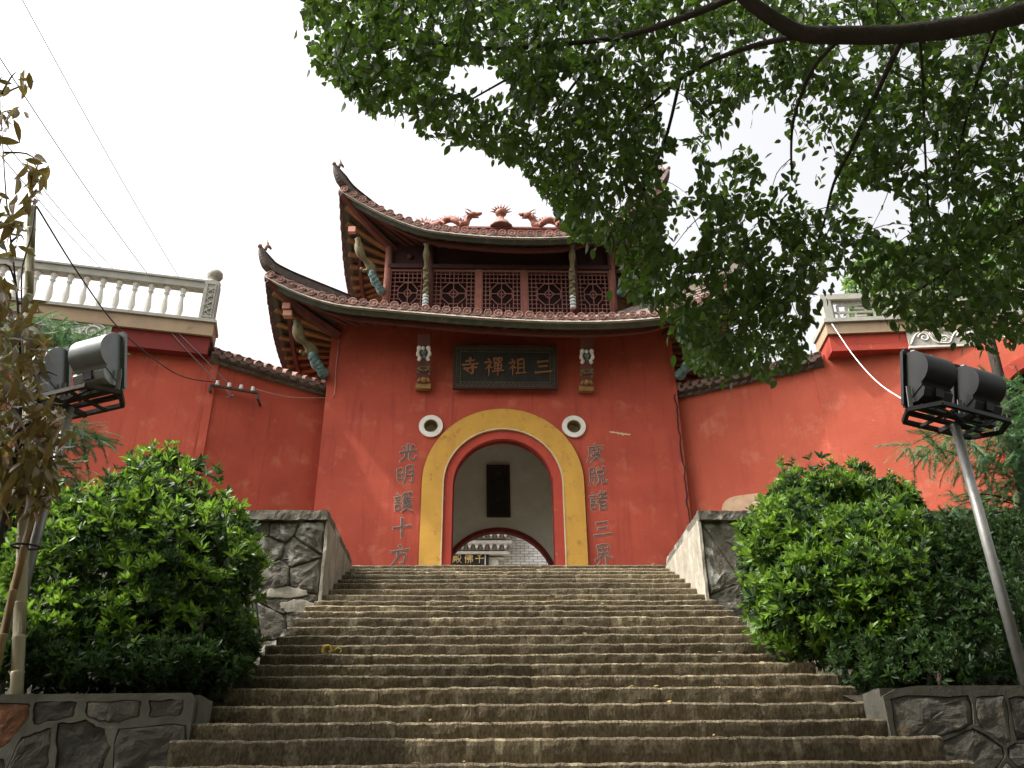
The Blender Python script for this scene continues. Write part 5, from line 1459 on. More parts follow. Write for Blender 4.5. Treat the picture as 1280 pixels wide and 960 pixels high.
def ray_pts(q, depth):
    d = FW[None, :] + RT[None, :]*((q[:, 0:1]-640)/F) + UP[None, :]*((480-q[:, 1:2])/F)
    return CA + d*depth[:, None]
def as_matrix(P, A, spin, S):
    X, Y, Z = basis(A[None, :], np.array([spin]))
    m = Matrix.Identity(4)
    for i in range(3):
        m[i][0], m[i][1], m[i][2], m[i][3] = X[0][i]*S, Y[0][i]*S, Z[0][i]*S, P[i]
    return m

# ---- shrubs
def shrub(name, label, cat, base, blobs, n_out, n_in, L, m, m_part, n_part, group=None, stems=7, inner='shrub_dk', upw=0.7):
    t = thing(name, label, cat, base, group)
    B = []
    for px, py, Y, rx, ry, rd in blobs:
        c = at(px, py, Y); s = ((c-CAM).dot(fw))/F
        B.append((np.array(c), np.array([rx*s, rd, ry*s])))
    vol = np.array([b[1][0]*b[1][2]+b[1][1]*b[1][2]+b[1][0]*b[1][1] for b in B]); vol /= vol.sum()
    P, A = [], []
    for (c, r), f_ in zip(B, vol):
        n = int(n_out*f_*1.6)
        d = rng.normal(size=(n, 3)); d /= np.linalg.norm(d, axis=1, keepdims=True)
        wob = np.array([1+0.34*noise.noise(Vector((c+dd*r)*2.1)) + 0.24*noise.noise(Vector((c+dd*r)*5.2)) for dd in d])
        p = c + d*r*(wob*rng.uniform(0.80, 1.04, n))[:, None]
        ok = np.ones(n, bool)
        for c2, r2 in B:
            if c2 is c: continue
            ok &= (((p-c2)/r2)**2).sum(1) > 0.72
        ok &= p[:, 2] > base[2]-0.05
        nn = d/r; nn /= np.linalg.norm(nn, axis=1, keepdims=True)
        P.append(p[ok]); A.append((nn + np.array([0, 0, upw]) + rng.normal(size=(n, 3))*0.35)[ok])
    P, A = np.concatenate(P), np.concatenate(A)
    # young shoots standing out of the surface
    sel = rng.choice(len(P), len(P)//9, replace=False); sel = sel[A[sel][:, 2] > 0.25]
    sh = A[sel]/np.linalg.norm(A[sel], axis=1, keepdims=True)*0.5 + np.array([0, 0, 0.6])
    ln = rng.uniform(0.06, 0.26, len(sel))[:, None]
    shoots = [(P[i], P[i]+d*l) for i, d, l in zip(sel, sh, ln)]
    P = np.concatenate([P, P[sel]+sh*ln, P[sel]+sh*ln*0.5]); A = np.concatenate([A, sh, sh+rng.normal(size=sh.shape)*0.3])
    S = rng.uniform(0.55, 1.3, len(P))*L
    sp = rng.uniform(0, 2*pi, len(P))
    px, py, z = proj(P)
    # the sprigs that show largest become pieces of their own
    score = S/z*F*np.where((px > 0) & (px < 1280) & (py > 0) & (py < 960), 1, 0) * np.where((A[:, 1] < 0.1), 1, 0.5) * rng.uniform(0.7, 1, len(P))
    idx = np.argsort(-score)[:n_part]
    mask = np.ones(len(P), bool); mask[idx] = False
    T = [rosette(9, 1, 0.34, s) for s in (1, 2, 3)]
    mes = []
    for k, (TV, TQ) in enumerate(T):
        me = mesh_np('leaf_sprig_mesh', TV, [TQ], True); me.materials.append(MT[m_part]); mes.append(me)
    for j, i in enumerate(idx):
        put('leaf_sprig', mes[j % 3], t, as_matrix(P[i], A[i], sp[i], S[i]))
    age = np.array([noise.noise(Vector(p)*3.1) for p in P]) + rng.normal(size=len(P))*0.25
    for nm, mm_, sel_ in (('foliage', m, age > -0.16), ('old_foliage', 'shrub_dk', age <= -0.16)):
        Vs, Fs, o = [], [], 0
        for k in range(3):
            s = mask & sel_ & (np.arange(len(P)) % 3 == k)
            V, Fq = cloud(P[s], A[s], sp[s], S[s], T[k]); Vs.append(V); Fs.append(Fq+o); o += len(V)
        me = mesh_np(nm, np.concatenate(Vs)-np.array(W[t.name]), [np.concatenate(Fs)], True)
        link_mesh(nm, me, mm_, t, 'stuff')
    # leaves inside, in a dark green that stands in for shade
    P, A = [], []
    for (c, r), f_ in zip(B, vol):
        n = int(n_in*f_)
        d = rng.normal(size=(n, 3)); d /= np.linalg.norm(d, axis=1, keepdims=True)
        p = c + d*r*(rng.uniform(0.15, 0.85, n)**0.5)[:, None]
        P.append(p); A.append(d + rng.normal(size=(n, 3))*0.6)
    P, A = np.concatenate(P), np.concatenate(A); k = P[:, 2] > base[2]; P, A = P[k], A[k]
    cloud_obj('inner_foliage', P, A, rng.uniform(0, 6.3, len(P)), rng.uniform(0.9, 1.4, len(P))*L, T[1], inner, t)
    mb = MB()
    for i in range(stems):
        c, r = B[i % len(B)]
        a = Vector((base[0]+rng.uniform(-.3, .3), base[1]+rng.uniform(-.2, .2), base[2]-0.15)); e = Vector(c + np.array([rng.uniform(-.5, .5)*r[0], rng.uniform(-.4, .4)*r[1], 0.5*r[2]]))
        mb.tube(smooth_path([a, a.lerp(e, 0.5)+Vector((rng.uniform(-.15, .15), rng.uniform(-.15, .15), 0)), e], 4), [0.035-0.003*j for j in range(9)], 6)
    mb.build('stem', 'stem', t)
    mb = MB()
    for a, e in shoots: mb.tube([a-(e-a)*0.8, e], [0.007, 0.004], 4)
    mb.build('shoots', 'stem', t, kind='stuff')
    return t
G = 'rounded shrubs on the banks beside the stairs'
shrub('evergreen_shrub', 'big rounded evergreen shrub with bright green tips left of the stairs', 'shrub', (-3.9, -8.2, -2.9),
      [(200, 665, -7.9, 85, 75, 0.8), (230, 735, -8.3, 95, 110, 0.95), (120, 715, -8.2, 110, 88, 0.9), (200, 800, -8.6, 110, 70, 0.8), (120, 650, -7.7, 55, 45, 0.5), (272, 672, -7.5, 45, 42, 0.5), (205, 598, -7.6, 48, 36, 0.4), (95, 810, -8.8, 110, 70, 0.7), (20, 670, -7.8, 60, 60, 0.6)],
      2700, 2200, 0.108, 'shrub', 'shrub_part', 220, G)
shrub('evergreen_shrub', 'large evergreen shrub with sunlit left side, right of the stairs under the red wall', 'shrub', (4.0, -8.2, -2.9),
      [(1010, 700, -7.7, 80, 64, 0.72), (1085, 700, -7.9, 85, 66, 0.8), (1010, 755, -8.1, 78, 72, 0.8), (1080, 760, -8.3, 80, 80, 0.8), (1030, 630, -7.0, 62, 38, 0.5), (1095, 640, -7.0, 60, 42, 0.5), (990, 650, -7.3, 40, 40, 0.4), (965, 700, -7.6, 42, 50, 0.45)],
      2700, 2200, 0.108, 'shrub', 'shrub_part', 220, G)
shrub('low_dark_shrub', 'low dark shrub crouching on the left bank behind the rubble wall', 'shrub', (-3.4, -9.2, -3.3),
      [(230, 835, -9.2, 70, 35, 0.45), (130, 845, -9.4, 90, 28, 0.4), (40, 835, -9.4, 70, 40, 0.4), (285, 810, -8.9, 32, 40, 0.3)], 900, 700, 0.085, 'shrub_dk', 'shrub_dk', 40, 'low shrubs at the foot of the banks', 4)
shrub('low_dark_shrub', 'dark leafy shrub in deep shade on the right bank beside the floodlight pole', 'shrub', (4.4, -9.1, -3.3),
      [(1150, 835, -9.2, 85, 40, 0.5), (1150, 780, -8.7, 70, 80, 0.6), (1170, 710, -8.0, 50, 60, 0.5), (1230, 800, -8.9, 80, 75, 0.6), (1085, 830, -8.9, 48, 36, 0.4), (1260, 720, -8.2, 70, 80, 0.6)], 1100, 900, 0.085, 'shrub_dk', 'shrub_dk', 40, 'low shrubs at the foot of the banks', 4)  # dark leaf colour also stands in for the big shrub's shaded right side

# ---- tall open sprigs above the right shrub are young shoots of the same plant: a separate taller bush behind
shrub('young_shrub', 'open young shrub with upright leafy shoots against the sunlit red wall', 'shrub', (4.2, -6.4, -2.0),
      [(1000, 612, -6.4, 30, 28, 0.25), (1060, 610, -6.4, 42, 30, 0.3), (1025, 640, -6.4, 60, 35, 0.35), (1110, 630, -6.3, 40, 28, 0.3), (985, 592, -6.4, 10, 9, 0.1), (1072, 592, -6.4, 10, 9, 0.1)], 420, 120, 0.095, 'shrub', 'shrub_part', 60, None, 10)

# ---- junipers: feathery drooping sprays
def spray_template(n=44, seed=0):
    r = np.random.default_rng(seed); V, Q = [], []
    for i in range(n):
        t = i/n; x = t; z = -0.35*t*t; side = 1 if i % 2 else -1
        L = 0.30*(1-0.6*t); a = r.uniform(0.35, 0.8); tw = r.uniform(-0.8, 0.8)
        d = np.array([cos(a), side*sin(a)*cos(tw), sin(a)*sin(tw)-0.25]); d /= np.linalg.norm(d)
        b = np.array([x, 0, z]); w = np.array([-d[1], d[0], 0.2])*0.013
        k = len(V); V += [b-w, b+w, b+d*L+np.array([0, 0, -0.05])]; Q.append((k, k+1, k+2))
    for i in range(5):
        t0, t1 = i/5, (i+1)/5; k = len(V)
        V += [(t0, -0.012, -0.35*t0*t0), (t0, 0.012, -0.35*t0*t0), (t1, 0, -0.35*t1*t1)]; Q.append((k, k+1, k+2))
    return np.array([list(v) for v in V], float), np.array(Q, int)
def juniper(label, base, trunk, masks, L, dirs, group):
    t = thing('juniper_tree', label, 'conifer', base, group)
    P, A = [], []
    for (poly, n, Y0, Y1), dr in zip(masks, dirs):
        q = sample_poly(poly, n)
        Ys = rng.uniform(Y0, Y1, n)
        d = FW[None, :] + RT[None, :]*((q[:, 0:1]-640)/F) + UP[None, :]*((480-q[:, 1:2])/F)
        p = CA + d*((Ys-CA[1])/d[:, 1])[:, None]
        P.append(p); A.append(np.array(dr)[None, :] + rng.normal(size=(n, 3))*0.45)
    P, A = np.concatenate(P), np.concatenate(A)
    cloud_obj('needle_sprays', P, A, rng.normal(size=len(P))*0.6, rng.uniform(0.6, 1.25, len(P))*L, spray_template(), 'juniper', t)
    mb = MB(); tr = [Vector(p) for p in trunk]; mb.tube(smooth_path(tr, 4), [0.13-0.005*i for i in range((len(tr)-1)*4+1)], 8); tk = mb.build('trunk', 'bark', t)
    mb = MB()
    for i in range(0, len(P), 26):
        e = Vector(P[i]); s = min(tr, key=lambda a: abs(a.z-e.z-0.5))
        mb.tube(smooth_path([s, s.lerp(e, 0.55)+Vector((0, 0, 0.12)), e], 3), [0.02, 0.017, 0.014, 0.011, 0.009, 0.007, 0.004], 4)
    mb.build('boughs', 'bark', t, kind='stuff')
    return t
G = 'feathery junipers in front of the red walls'
juniper('feathery green juniper behind the black floodlights at right', (7.6, -6.4, -2.2), [(7.6, -6.4, -2.3), (7.5, -6.4, -0.5), (7.6, -6.4, 1.0), (7.7, -6.4, 2.6)],
        [([(1128, 556), (1185, 530), (1285, 520), (1320, 600), (1250, 610), (1200, 585), (1160, 575)], 330, -7.2, -6.0),
         ([(1160, 645), (1200, 618), (1300, 590), (1320, 700), (1200, 690)], 330, -7.2, -6.0),
         ([(1150, 680), (1200, 660), (1320, 640), (1340, 870), (1210, 840), (1180, 740)], 800, -7.4, -5.8),
         ([(1240, 480), (1300, 470), (1330, 540), (1250, 540)], 120, -7.2, -6.0)],
        0.42, [(-0.8, -0.2, -0.25), (-0.7, -0.2, -0.35), (-0.4, -0.3, -0.4), (-0.7, -0.2, 0.1)], G)
juniper('feathery grey-green juniper behind the grey floodlights at left', (-7.9, -6.8, -2.2), [(-7.9, -6.8, -2.3), (-7.8, -6.8, -0.5), (-7.9, -6.7, 1.2), (-8.0, -6.7, 2.6)],
        [([(-40, 390), (40, 395), (110, 415), (128, 440), (60, 455), (20, 440), (-40, 470)], 380, -7.4, -6.2),
         ([(20, 530), (100, 525), (140, 548), (100, 560), (20, 570)], 150, -7.2, -6.2),
         ([(20, 575), (95, 575), (110, 600), (60, 630), (-20, 640)], 150, -7.2, -6.2),
         ([(-60, 440), (30, 430), (40, 640), (-60, 700)], 320, -7.6, -6.2)],
        0.42, [(0.8, -0.2, -0.2), (0.8, -0.2, -0.25), (0.7, -0.2, -0.3), (0.4, -0.2, -0.3)], G)

# ---- trees behind the right terrace
def far_tree(label, base, poly, n, Y0, Y1, L):
    t = thing('broadleaf_tree', label, 'tree', base, 'leafy trees behind the right terrace')
    q = sample_poly(poly, n); Ys = rng.uniform(Y0, Y1, n)
    d = FW[None, :] + RT[None, :]*((q[:, 0:1]-640)/F) + UP[None, :]*((480-q[:, 1:2])/F)
    P = CA + d*((Ys-CA[1])/d[:, 1])[:, None]
    keep = np.array([noise.noise(Vector(p)*0.9) > -0.28 for p in P]); P = P[keep]; n = len(P)
    A = rng.normal(size=(n, 3))*0.7 + np.array([0, -0.2, -0.2])
    cloud_obj('crown', P, A, rng.uniform(0, 6.3, n), rng.uniform(0.7, 1.3, n)*L, rosette(6, 1, 0.45, 5), 'far_leaf', t)
    mb = MB(); b = Vector(base); c = Vector(P.mean(0))
    mb.tube(smooth_path([b, b.lerp(c, 0.5)+Vector((0.2, 0, 0)), c], 4), [0.25-0.02*i for i in range(9)], 8); tk = mb.build('trunk', 'bark', t)
    mb = MB()
    for i in range(0, n, max(1, n//14)): mb.tube([b.lerp(c, 0.6), b.lerp(c, 0.8).lerp(Vector(P[i]), 0.5)+Vector((0, 0, .2)), Vector(P[i])], [0.09, 0.06, 0.02], 6)
    mb.build('limbs', 'bark', t, kind='stuff')
far_tree('bright leafy tree right behind the fretwork railing', (11.0, 3.0, 0), [(1055, 350), (1075, 320), (1110, 300), (1150, 318), (1190, 330), (1220, 420), (1120, 420), (1060, 395)], 1500, 1.5, 4.5, 0.16)
far_tree('darker leafy tree behind the far right end of the terrace', (15.5, 4.0, 0), [(1160, 330), (1200, 260), (1290, 230), (1350, 300), (1350, 450), (1200, 430)], 2200, 2.0, 6.0, 0.17)

# ---- bronze-leaved sapling at left
t = thing('bronze_leaf_sapling', 'slender sapling with long drooping bronze and red leaves tied to the bamboo', 'sapling', (-4.6, -10.35, -3.5))
path = [at(-40, 885, -10.4), at(-6, 700, -10.4), at(16, 590, -10.4), at(26, 500, -10.45), at(22, 380, -10.5), at(8, 250, -10.6), at(0, 120, -10.7)]
mb = MB(); P = smooth_path(path, 5); mb.tube(P, [0.030-0.0009*i for i in range(len(P))], 7); mb.build('trunk', 'bark', t)
mb = MB()
tips = [(40, 110), (52, 205), (50, 250), (30, 300), (50, 390), (62, 430), (80, 520), (72, 470), (78, 570), (60, 620), (5, 600), (2, 420), (10, 540), (35, 640), (0, 330), (30, 560), (45, 600), (20, 90)]
for i, (x, y_) in enumerate(tips):
    e = at(x, y_, -10.4+0.25*sin(i*2.1)); s = min(P, key=lambda a: (a-e).length + abs(a.z-(e.z-0.2)))
    mb.tube(smooth_path([s, s.lerp(e, .55)+Vector((0, 0, .08)), e], 3), [0.014, .013, .011, .010, .008, .006, .004], 5)
mb.build('twigs', 'bark', t, kind='stuff')
polys = [([(-30, 85), (12, 88), (44, 104), (34, 118), (26, 160), (8, 190), (-30, 260)], 46), ([(22, 205), (50, 196), (58, 222), (48, 258), (34, 268), (24, 250)], 26), ([(-30, 230), (24, 250), (30, 300), (12, 335), (-30, 340)], 30),
         ([(-30, 340), (22, 350), (45, 390), (62, 420), (58, 460), (40, 500), (-30, 500)], 96), ([(-30, 500), (50, 490), (78, 505), (84, 545), (66, 590), (-30, 600)], 110), ([(-30, 580), (66, 580), (72, 618), (50, 640), (-30, 640)], 80)]
PP = np.concatenate([sample_poly(p, n) for p, n in polys])
dep = rng.uniform(7.5, 8.4, len(PP)); P3 = ray_pts(PP, dep)
A3 = np.stack([rng.normal(0.15, 0.5, len(PP)), rng.normal(-0.1, 0.4, len(PP)), rng.normal(-0.75, 0.35, len(PP))], 1)
tm = leaf_template(1, 0.30, 0.16, 0.22, 3)
S3 = rng.uniform(0.15, 0.27, len(PP)); sp3 = rng.normal(0, 0.7, len(PP))
Pb = P3 - (A3/np.linalg.norm(A3, axis=1, keepdims=True))*S3[:, None]*0.5
nP = 285
me = mesh_np('long_leaf_mesh', tm[0], [tm[1]], True); me.materials.append(MT['red_leaf_part'])
for i in range(min(nP, len(PP))): put('leaf', me, t, as_matrix(Pb[i*1], A3[i], sp3[i], S3[i]))
if len(PP) > nP: cloud_obj('small_leaves', Pb[nP:], A3[nP:], sp3[nP:], S3[nP:], tm, 'red_leaf', t)
q = np.concatenate([sample_poly(polys[k][0], n) for k, n in ((3, 230), (4, 300), (5, 220), (2, 50), (0, 30))]); q3 = ray_pts(q, rng.uniform(7.8, 8.8, len(q)))
cloud_obj('foliage', q3, np.stack([rng.normal(0, .7, len(q)), rng.normal(0, .5, len(q)), rng.normal(-.5, .5, len(q))], 1), rng.uniform(0, 6, len(q)), rng.uniform(0.12, 0.21, len(q)), tm, 'red_leaf', t)

# ---- the big camphor tree overhead
TR0 = Vector((6.3, -13.4, -6.3))
t = thing('camphor_tree', 'large spreading tree with dark glossy leaves overhanging the stairs from the right', 'tree', tuple(TR0))
def br(pts, r0, r1, n=5, name='branch'):
    P = smooth_path([Vector(p) for p in pts], n); k = len(P)
    mb = MB(); mb.tube(P, [r0+(r1-r0)*i/(k-1) for i in range(k)], 8)
    return mb.build(name, 'bark', t)
limb0 = atD(1330, 5, 5.2)
mb = MB(); P = smooth_path([TR0, TR0+Vector((0.1, 0.1, 2.5)), TR0+Vector((-0.1, 0.2, 4.4)), Vector((4.9, -12.6, -0.3)), limb0], 5)
mb.tube(P, [0.34-0.0115*i for i in range(len(P))], 10); mb.tube(smooth_path([TR0+Vector((-0.1, .2, 4.2)), TR0+Vector((0.4, -1.0, 6.5)), TR0+Vector((-1.0, -3.5, 8.5)), TR0+Vector((-4, -5.5, 9.3))], 5), [0.2-0.01*i for i in range(16)], 8)
mb.build('trunk', 'bark', t)
px_ = lambda L_, d0, d1: [atD(x, y_, d0+(d1-d0)*i/(len(L_)-1)) for i, (x, y_) in enumerate(L_)]
br(px_([(1330, 5), (1280, 16), (1210, 32), (1130, 42), (1060, 44), (1005, 42), (978, 30), (950, 12), (925, -8), (900, -40)], 5.3, 5.1), 0.068, 0.038)
br(px_([(1000, 44), (940, 58), (890, 76), (850, 100), (812, 132), (790, 150)], 5.3, 5.9), 0.020, 0.006)
br(px_([(1052, 46), (1020, 80), (1004, 112), (992, 150), (989, 185), (990, 225)], 5.3, 6.0), 0.016, 0.007)
br(px_([(1130, 45), (1108, 90), (1085, 140), (1062, 190), (1042, 230), (1028, 285), (1010, 330)], 5.3, 6.4), 0.020, 0.006)
br(px_([(1150, 46), (1154, 110), (1156, 180), (1160, 250), (1165, 300)], 5.4, 6.3), 0.011, 0.005)
br(px_([(1250, 24), (1225, 90), (1205, 160), (1190, 240)], 5.4, 6.4), 0.014, 0.006)
br(px_([(1330, 240), (1265, 285), (1200, 330), (1130, 372), (1100, 385)], 6.3, 6.9), 0.024, 0.006)
br(px_([(930, -10), (860, 20), (780, 45), (700, 55), (600, 60), (500, 50), (430, 40)], 5.2, 6.6), 0.026, 0.006)
br(px_([(780, 45), (730, 90), (690, 150), (680, 210)], 6.2, 6.6), 0.014, 0.005)
br(px_([(700, 55), (640, 95), (580, 130), (540, 160)], 6.4, 6.7), 0.012, 0.004)
br(px_([(850, 100), (830, 180), (800, 250), (790, 320), (830, 400), (900, 450)], 6.3, 6.9), 0.014, 0.005)
br(px_([(1010, 330), (980, 380), (950, 430)], 6.8, 7.0), 0.008, 0.004)
CAN = [(380, -30), (376, 20), (384, 60), (392, 92), (418, 104), (440, 128), (465, 148), (500, 143), (520, 162), (545, 182), (580, 182), (605, 190), (632, 204), (652, 214), (672, 238), (692, 262), (702, 285), (722, 302), (745, 306), (768, 318), (778, 340), (776, 362), (800, 384),
       (822, 388), (836, 410), (850, 430), (855, 455), (880, 472), (905, 475), (930, 464), (960, 478), (990, 468), (1008, 452), (1010, 436), (1004, 418), (1020, 395), (1030, 372), (1044, 352), (1062, 340), (1078, 365), (1092, 385), (1100, 396), (1120, 418), (1150, 412), (1180, 418), (1200, 425), (1232, 442), (1252, 442), (1300, 420), (1330, 420), (1330, -30)]
HOLES = [[(818, 118), (850, 108), (872, 150), (868, 172), (835, 176)], [(828, 192), (866, 186), (874, 228), (848, 240), (826, 236)], [(926, 134), (952, 120), (984, 128), (982, 190), (976, 232), (960, 226), (944, 196), (926, 176)],
         [(996, 190), (1022, 182), (1046, 196), (1046, 224), (1036, 262), (1008, 262), (996, 236)], [(1062, 232), (1090, 238), (1110, 236), (1140, 262), (1136, 304), (1112, 304), (1082, 276), (1062, 262)], [(830, 272), (876, 268), (878, 306), (858, 322), (832, 306)],
         [(868, 360), (884, 356), (886, 372), (870, 376)], [(1048, 60), (1062, 58), (1066, 76), (1046, 78)], [(900, 110), (918, 106), (920, 122), (902, 124)], [(940, 60), (968, 64), (960, 86), (938, 82)], [(862, 46), (880, 50), (878, 62), (860, 60)], [(1172, 60), (1206, 56), (1208, 70), (1180, 74)],
         [(560, 80), (620, 82), (640, 112), (600, 130), (556, 104)], [(1012, 372), (1030, 350), (1042, 352), (1022, 388), (1012, 398)], [(910, 330), (922, 326), (926, 340), (914, 342)], [(1126, 140), (1140, 138), (1142, 152), (1128, 154)], [(1152, 200), (1164, 198), (1166, 212), (1154, 214)]]
HOLES += [[(1075, 70), (1100, 66), (1096, 96), (1072, 98)], [(1120, 64), (1146, 62), (1140, 84), (1122, 88)], [(1180, 96), (1200, 100), (1190, 126), (1174, 118)], [(1236, 130), (1254, 128), (1250, 150), (1234, 152)], [(1216, 210), (1236, 206), (1240, 232), (1220, 236)], [(1140, 180), (1162, 172), (1176, 196), (1150, 214)], [(1170, 250), (1190, 246), (1196, 268), (1174, 272)], [(880, 180), (900, 176), (904, 200), (884, 206)], [(700, 100), (716, 96), (720, 116), (702, 118)], [(480, 60), (500, 58), (504, 76), (484, 80)], [(660, 150), (676, 148), (678, 166), (662, 168)], [(760, 60), (776, 56), (780, 76), (764, 78)], [(745, 215), (760, 212), (764, 228), (748, 232)], [(930, 270), (946, 268), (950, 290), (934, 294)], [(960, 300), (974, 298), (980, 316), (964, 320)], [(986, 380), (996, 378), (1000, 396), (988, 400)], [(900, 400), (912, 398), (914, 412), (902, 414)]]
DENSE = [([(380, -30), (376, 20), (392, 92), (465, 148), (520, 162), (605, 190), (672, 238), (702, 285), (768, 318), (822, 300), (824, 100), (900, -30)], 1.0),
         ([(768, 318), (776, 362), (836, 410), (855, 455), (905, 475), (990, 468), (1010, 436), (1040, 352), (1000, 270), (900, 240), (824, 250)], 0.95),
         ([(1060, 100), (1330, 20), (1330, 440), (1100, 400), (1062, 340), (1070, 260)], 0.85), ([(824, -30), (1330, -30), (1330, 60), (1060, 120), (824, 130)], 0.75)]
Pl, Al, Sl = [], [], []
tw = MB()
def twig_cluster(c, n, spread, Lf):
    """a twig with n leaves around c (world)"""
    d = np.array([rng.normal(-0.25, 0.6), rng.normal(0, 0.6), rng.normal(-0.55, 0.4)]); d /= np.linalg.norm(d)
    a = c - d*spread*1.1
    ts = rng.uniform(0.05, 1.0, n)
    side = rng.normal(size=(n, 3)); side -= (side @ d)[:, None]*d; side /= np.linalg.norm(side, axis=1, keepdims=True)
    p = a + d*(ts*spread*2.2)[:, None] + side*0.015
    ax = side*0.8 + d*0.55 + np.array([0, 0, -0.45]) + rng.normal(size=(n, 3))*0.25
    return a, d, p, ax
N_TW = 3500
q = sample_poly(CAN, int(N_TW*2.2))
wgt = np.full(len(q), 0.35)
for poly, w_ in DENSE: wgt = np.where(inpoly(q[:, 0], q[:, 1], poly), w_, wgt)
q = q[rng.uniform(0, 1.15, len(q)) < wgt][:N_TW]
dep = rng.uniform(5.4, 8.2, len(q))
C3 = ray_pts(q, dep)
for c, dd in zip(C3, dep):
    n = int(rng.integers(8, 15))
    a, d, p, ax = twig_cluster(c, n, 0.16, 0.09)
    x, y_, z_ = proj(p + ax/np.linalg.norm(ax, axis=1, keepdims=True)*0.045)
    ok = inpoly(x, y_, CAN)
    for h in HOLES: ok &= ~(inpoly(x, y_, h) & (rng.uniform(size=n) < 0.93))
    if ok.sum() < 2: continue
    Pl.append(p[ok]); Al.append(ax[ok]); Sl.append(rng.uniform(0.058, 0.092, ok.sum()))
    if rng.uniform() > 0.45: continue
    e = a + d*0.36
    xa, ya, _ = proj(np.stack([a, e]))
    hl_ = np.zeros(2, bool)
    for h in HOLES: hl_ |= inpoly(xa, ya, h)
    if inpoly(xa, ya, CAN).all() and not hl_.any(): tw.tube(smooth_path([Vector(a), Vector(a).lerp(Vector(e), .5)+Vector((rng.uniform(-.03, .03), rng.uniform(-.03, .03), .035)), Vector(e)], 3), [0.0042, .004, .0036, .0032, .0028, .0024, .002], 4)
# loose leaves that fray the lower outline
edge = CAN[1:-3]
for i in range(len(edge)-1):
    (x0, y0), (x1, y1) = edge[i], edge[i+1]
    k = max(1, int(math.hypot(x1-x0, y1-y0)/11))
    for j in range(k):
        f_ = rng.uniform(); qx = x0+(x1-x0)*f_ + rng.normal(0, 5); qy = y0+(y1-y0)*f_ + rng.uniform(-8, 11)
        p = ray_pts(np.array([[qx, qy]]), np.array([rng.uniform(5.6, 7.2)]))
        Pl.append(p + np.array([[0, 0, .04]])); Al.append(np.array([[rng.normal(-.2, .4), rng.normal(0, .4), -1.0]])); Sl.append(rng.uniform(0.065, 0.095, 1))
Pl, Al, Sl = np.concatenate(Pl), np.concatenate(Al), np.concatenate(Sl)
spl = rng.uniform(-1.2, 1.2, len(Pl))
tm = leaf_template(1, 0.52, 0.10, 0.14, 3)
x, y_, z_ = proj(Pl)
size = Sl/z_ + 0.004*rng.uniform(size=len(Pl))*(y_ > 0)*(x > 0)*(x < 1280)
nearest = np.argsort(-np.where((x > 5) & (x < 1275) & (y_ > 5), size, 0))[:285]
mask = np.ones(len(Pl), bool); mask[nearest] = False
me = mesh_np('leaf_mesh', tm[0], [tm[1]], True); me.materials.append(MT['leaf_part'])
for i in nearest: put('leaf', me, t, as_matrix(Pl[i], Al[i], spl[i], Sl[i]))
cloud_obj('crown', Pl[mask], Al[mask], spl[mask], Sl[mask], tm, 'leaf', t)
# a few hanging branchlets are drawn by br() above; the rest of the crown, above and behind the camera
n = 75000
P = np.stack([rng.uniform(-8, 12, n), rng.uniform(-26, -7, n), rng.uniform(-0.5, 14.5, n)], 1)
e = ((P[:, 0]-2.0)/9.5)**2 + ((P[:, 1]+16.5)/8.5)**2 + ((P[:, 2]-6.5)/7.5)**2
e = np.maximum(e, np.where(rng.uniform(size=n) < 0.5, 0, np.where(e < 0.45, 2.0, 0)))
x, y_, z_ = proj(P)
inv = (z_ > -0.3) & (x > -90) & (x < 1370) & (y_ > -70) & (y_ < 1000)
nz = np.array([noise.noise(Vector(p)*0.55) for p in P])
P = P[(e < 1) & ~inv & (nz > -0.15) & (np.linalg.norm(P-CA, axis=1) > 2.5)]
n = len(P)
cloud_obj('upper_crown', P, rng.normal(size=(n, 3))*0.6+np.array([0, 0, -.5]), rng.uniform(-1.2, 1.2, n), rng.uniform(0.20, 0.34, n), tm, 'leaf', t)
tw.build('twigs', 'bark', t, kind='stuff')

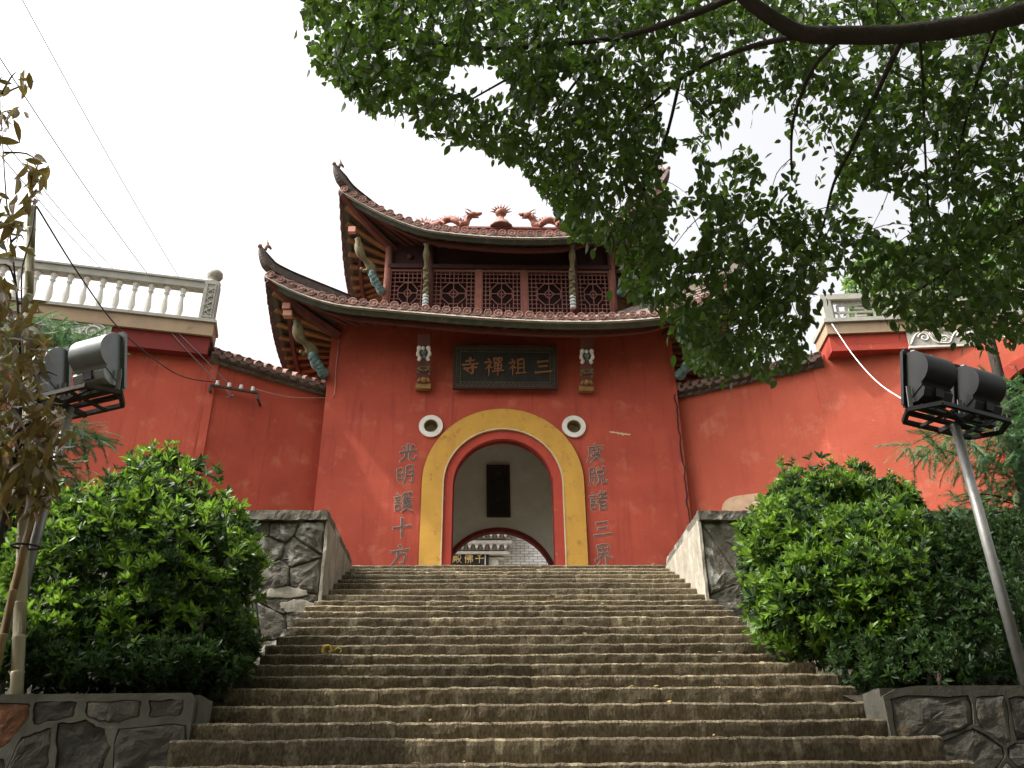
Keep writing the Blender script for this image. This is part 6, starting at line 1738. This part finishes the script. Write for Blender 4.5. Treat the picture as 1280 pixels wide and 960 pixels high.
# ---- fallen leaves caught on the treads
n = 90; ks = rng.integers(0, 23, n)
P = np.array([(rng.uniform(-2.8, 3.0), NOSE[k][0]+rng.uniform(0.02, 0.16), NOSE[k][1]+0.012) for k in ks])
o = cloud_obj('fallen_leaves', P, np.stack([rng.normal(size=n), rng.normal(size=n), rng.uniform(-.1, .35, n)], 1), rng.normal(0, .4, n), rng.uniform(0.05, 0.09, n), leaf_template(1, 0.5, 0.15, 0.2, 2), 'fallen', None)
tag(o, 'dry brown and yellow leaves scattered over the stone steps', 'fallen leaves')
# ---- unseen trees, added to cut the front sky light and shade the stairs
def shade_tree(label, base, c, r, n, L):
    t = thing('broadleaf_tree', label, 'tree', base, 'unseen shade trees added around the foot of the stairs')
    d = rng.normal(size=(n, 3)); d /= np.linalg.norm(d, axis=1, keepdims=True)
    P = np.array(c) + d*np.array(r)*(rng.uniform(0.25, 1, n)**0.4)[:, None]
    x, y_, z_ = proj(P)
    nz = np.array([noise.noise(Vector(p)*0.5) for p in P])
    P = P[~((z_ > 0) & (x > -80) & (x < 1360) & (y_ > -60)) & (nz > -0.2)]; n = len(P)
    cloud_obj('crown', P, rng.normal(size=(n, 3))*0.7+np.array([0, 0, -.3]), rng.uniform(0, 6, n), rng.uniform(0.8, 1.2, n)*L, rosette(6, 1, 0.5, 5), 'leaf', t)
    b = Vector(base); c = Vector(c)
    mb = MB(); mb.tube(smooth_path([b, b.lerp(c, .5)+Vector((.2, .1, 0)), c], 4), [0.3-0.025*i for i in range(9)], 8)
    for i in range(0, n, max(1, n//12)): mb.tube([b.lerp(c, .6), b.lerp(c, .85).lerp(Vector(P[i]), .5), Vector(P[i])], [.1, .06, .02], 6)
    mb.build('trunk', 'bark', t)
shade_tree('broad unseen tree added for shade, left of the foot of the stairs', (-8.5, -13.5, -6.3), (-8.5, -14.0, 2.6), (3.9, 3.6, 3.6), 1700, 0.30)
shade_tree('tall unseen tree added for shade behind the viewpoint, left', (-9, -29, -6.3), (-8, -28.5, 4.5), (6.5, 4.5, 9.5), 5200, 0.45)
shade_tree('tall unseen tree added for shade behind the viewpoint, middle', (1, -31, -6.3), (1, -30.5, 5.0), (6.5, 4.0, 10.0), 5200, 0.45)
shade_tree('tall unseen tree added for shade behind the viewpoint, right', (10, -28, -6.3), (10, -27.5, 5.0), (6.5, 4.5, 10), 5200, 0.45)
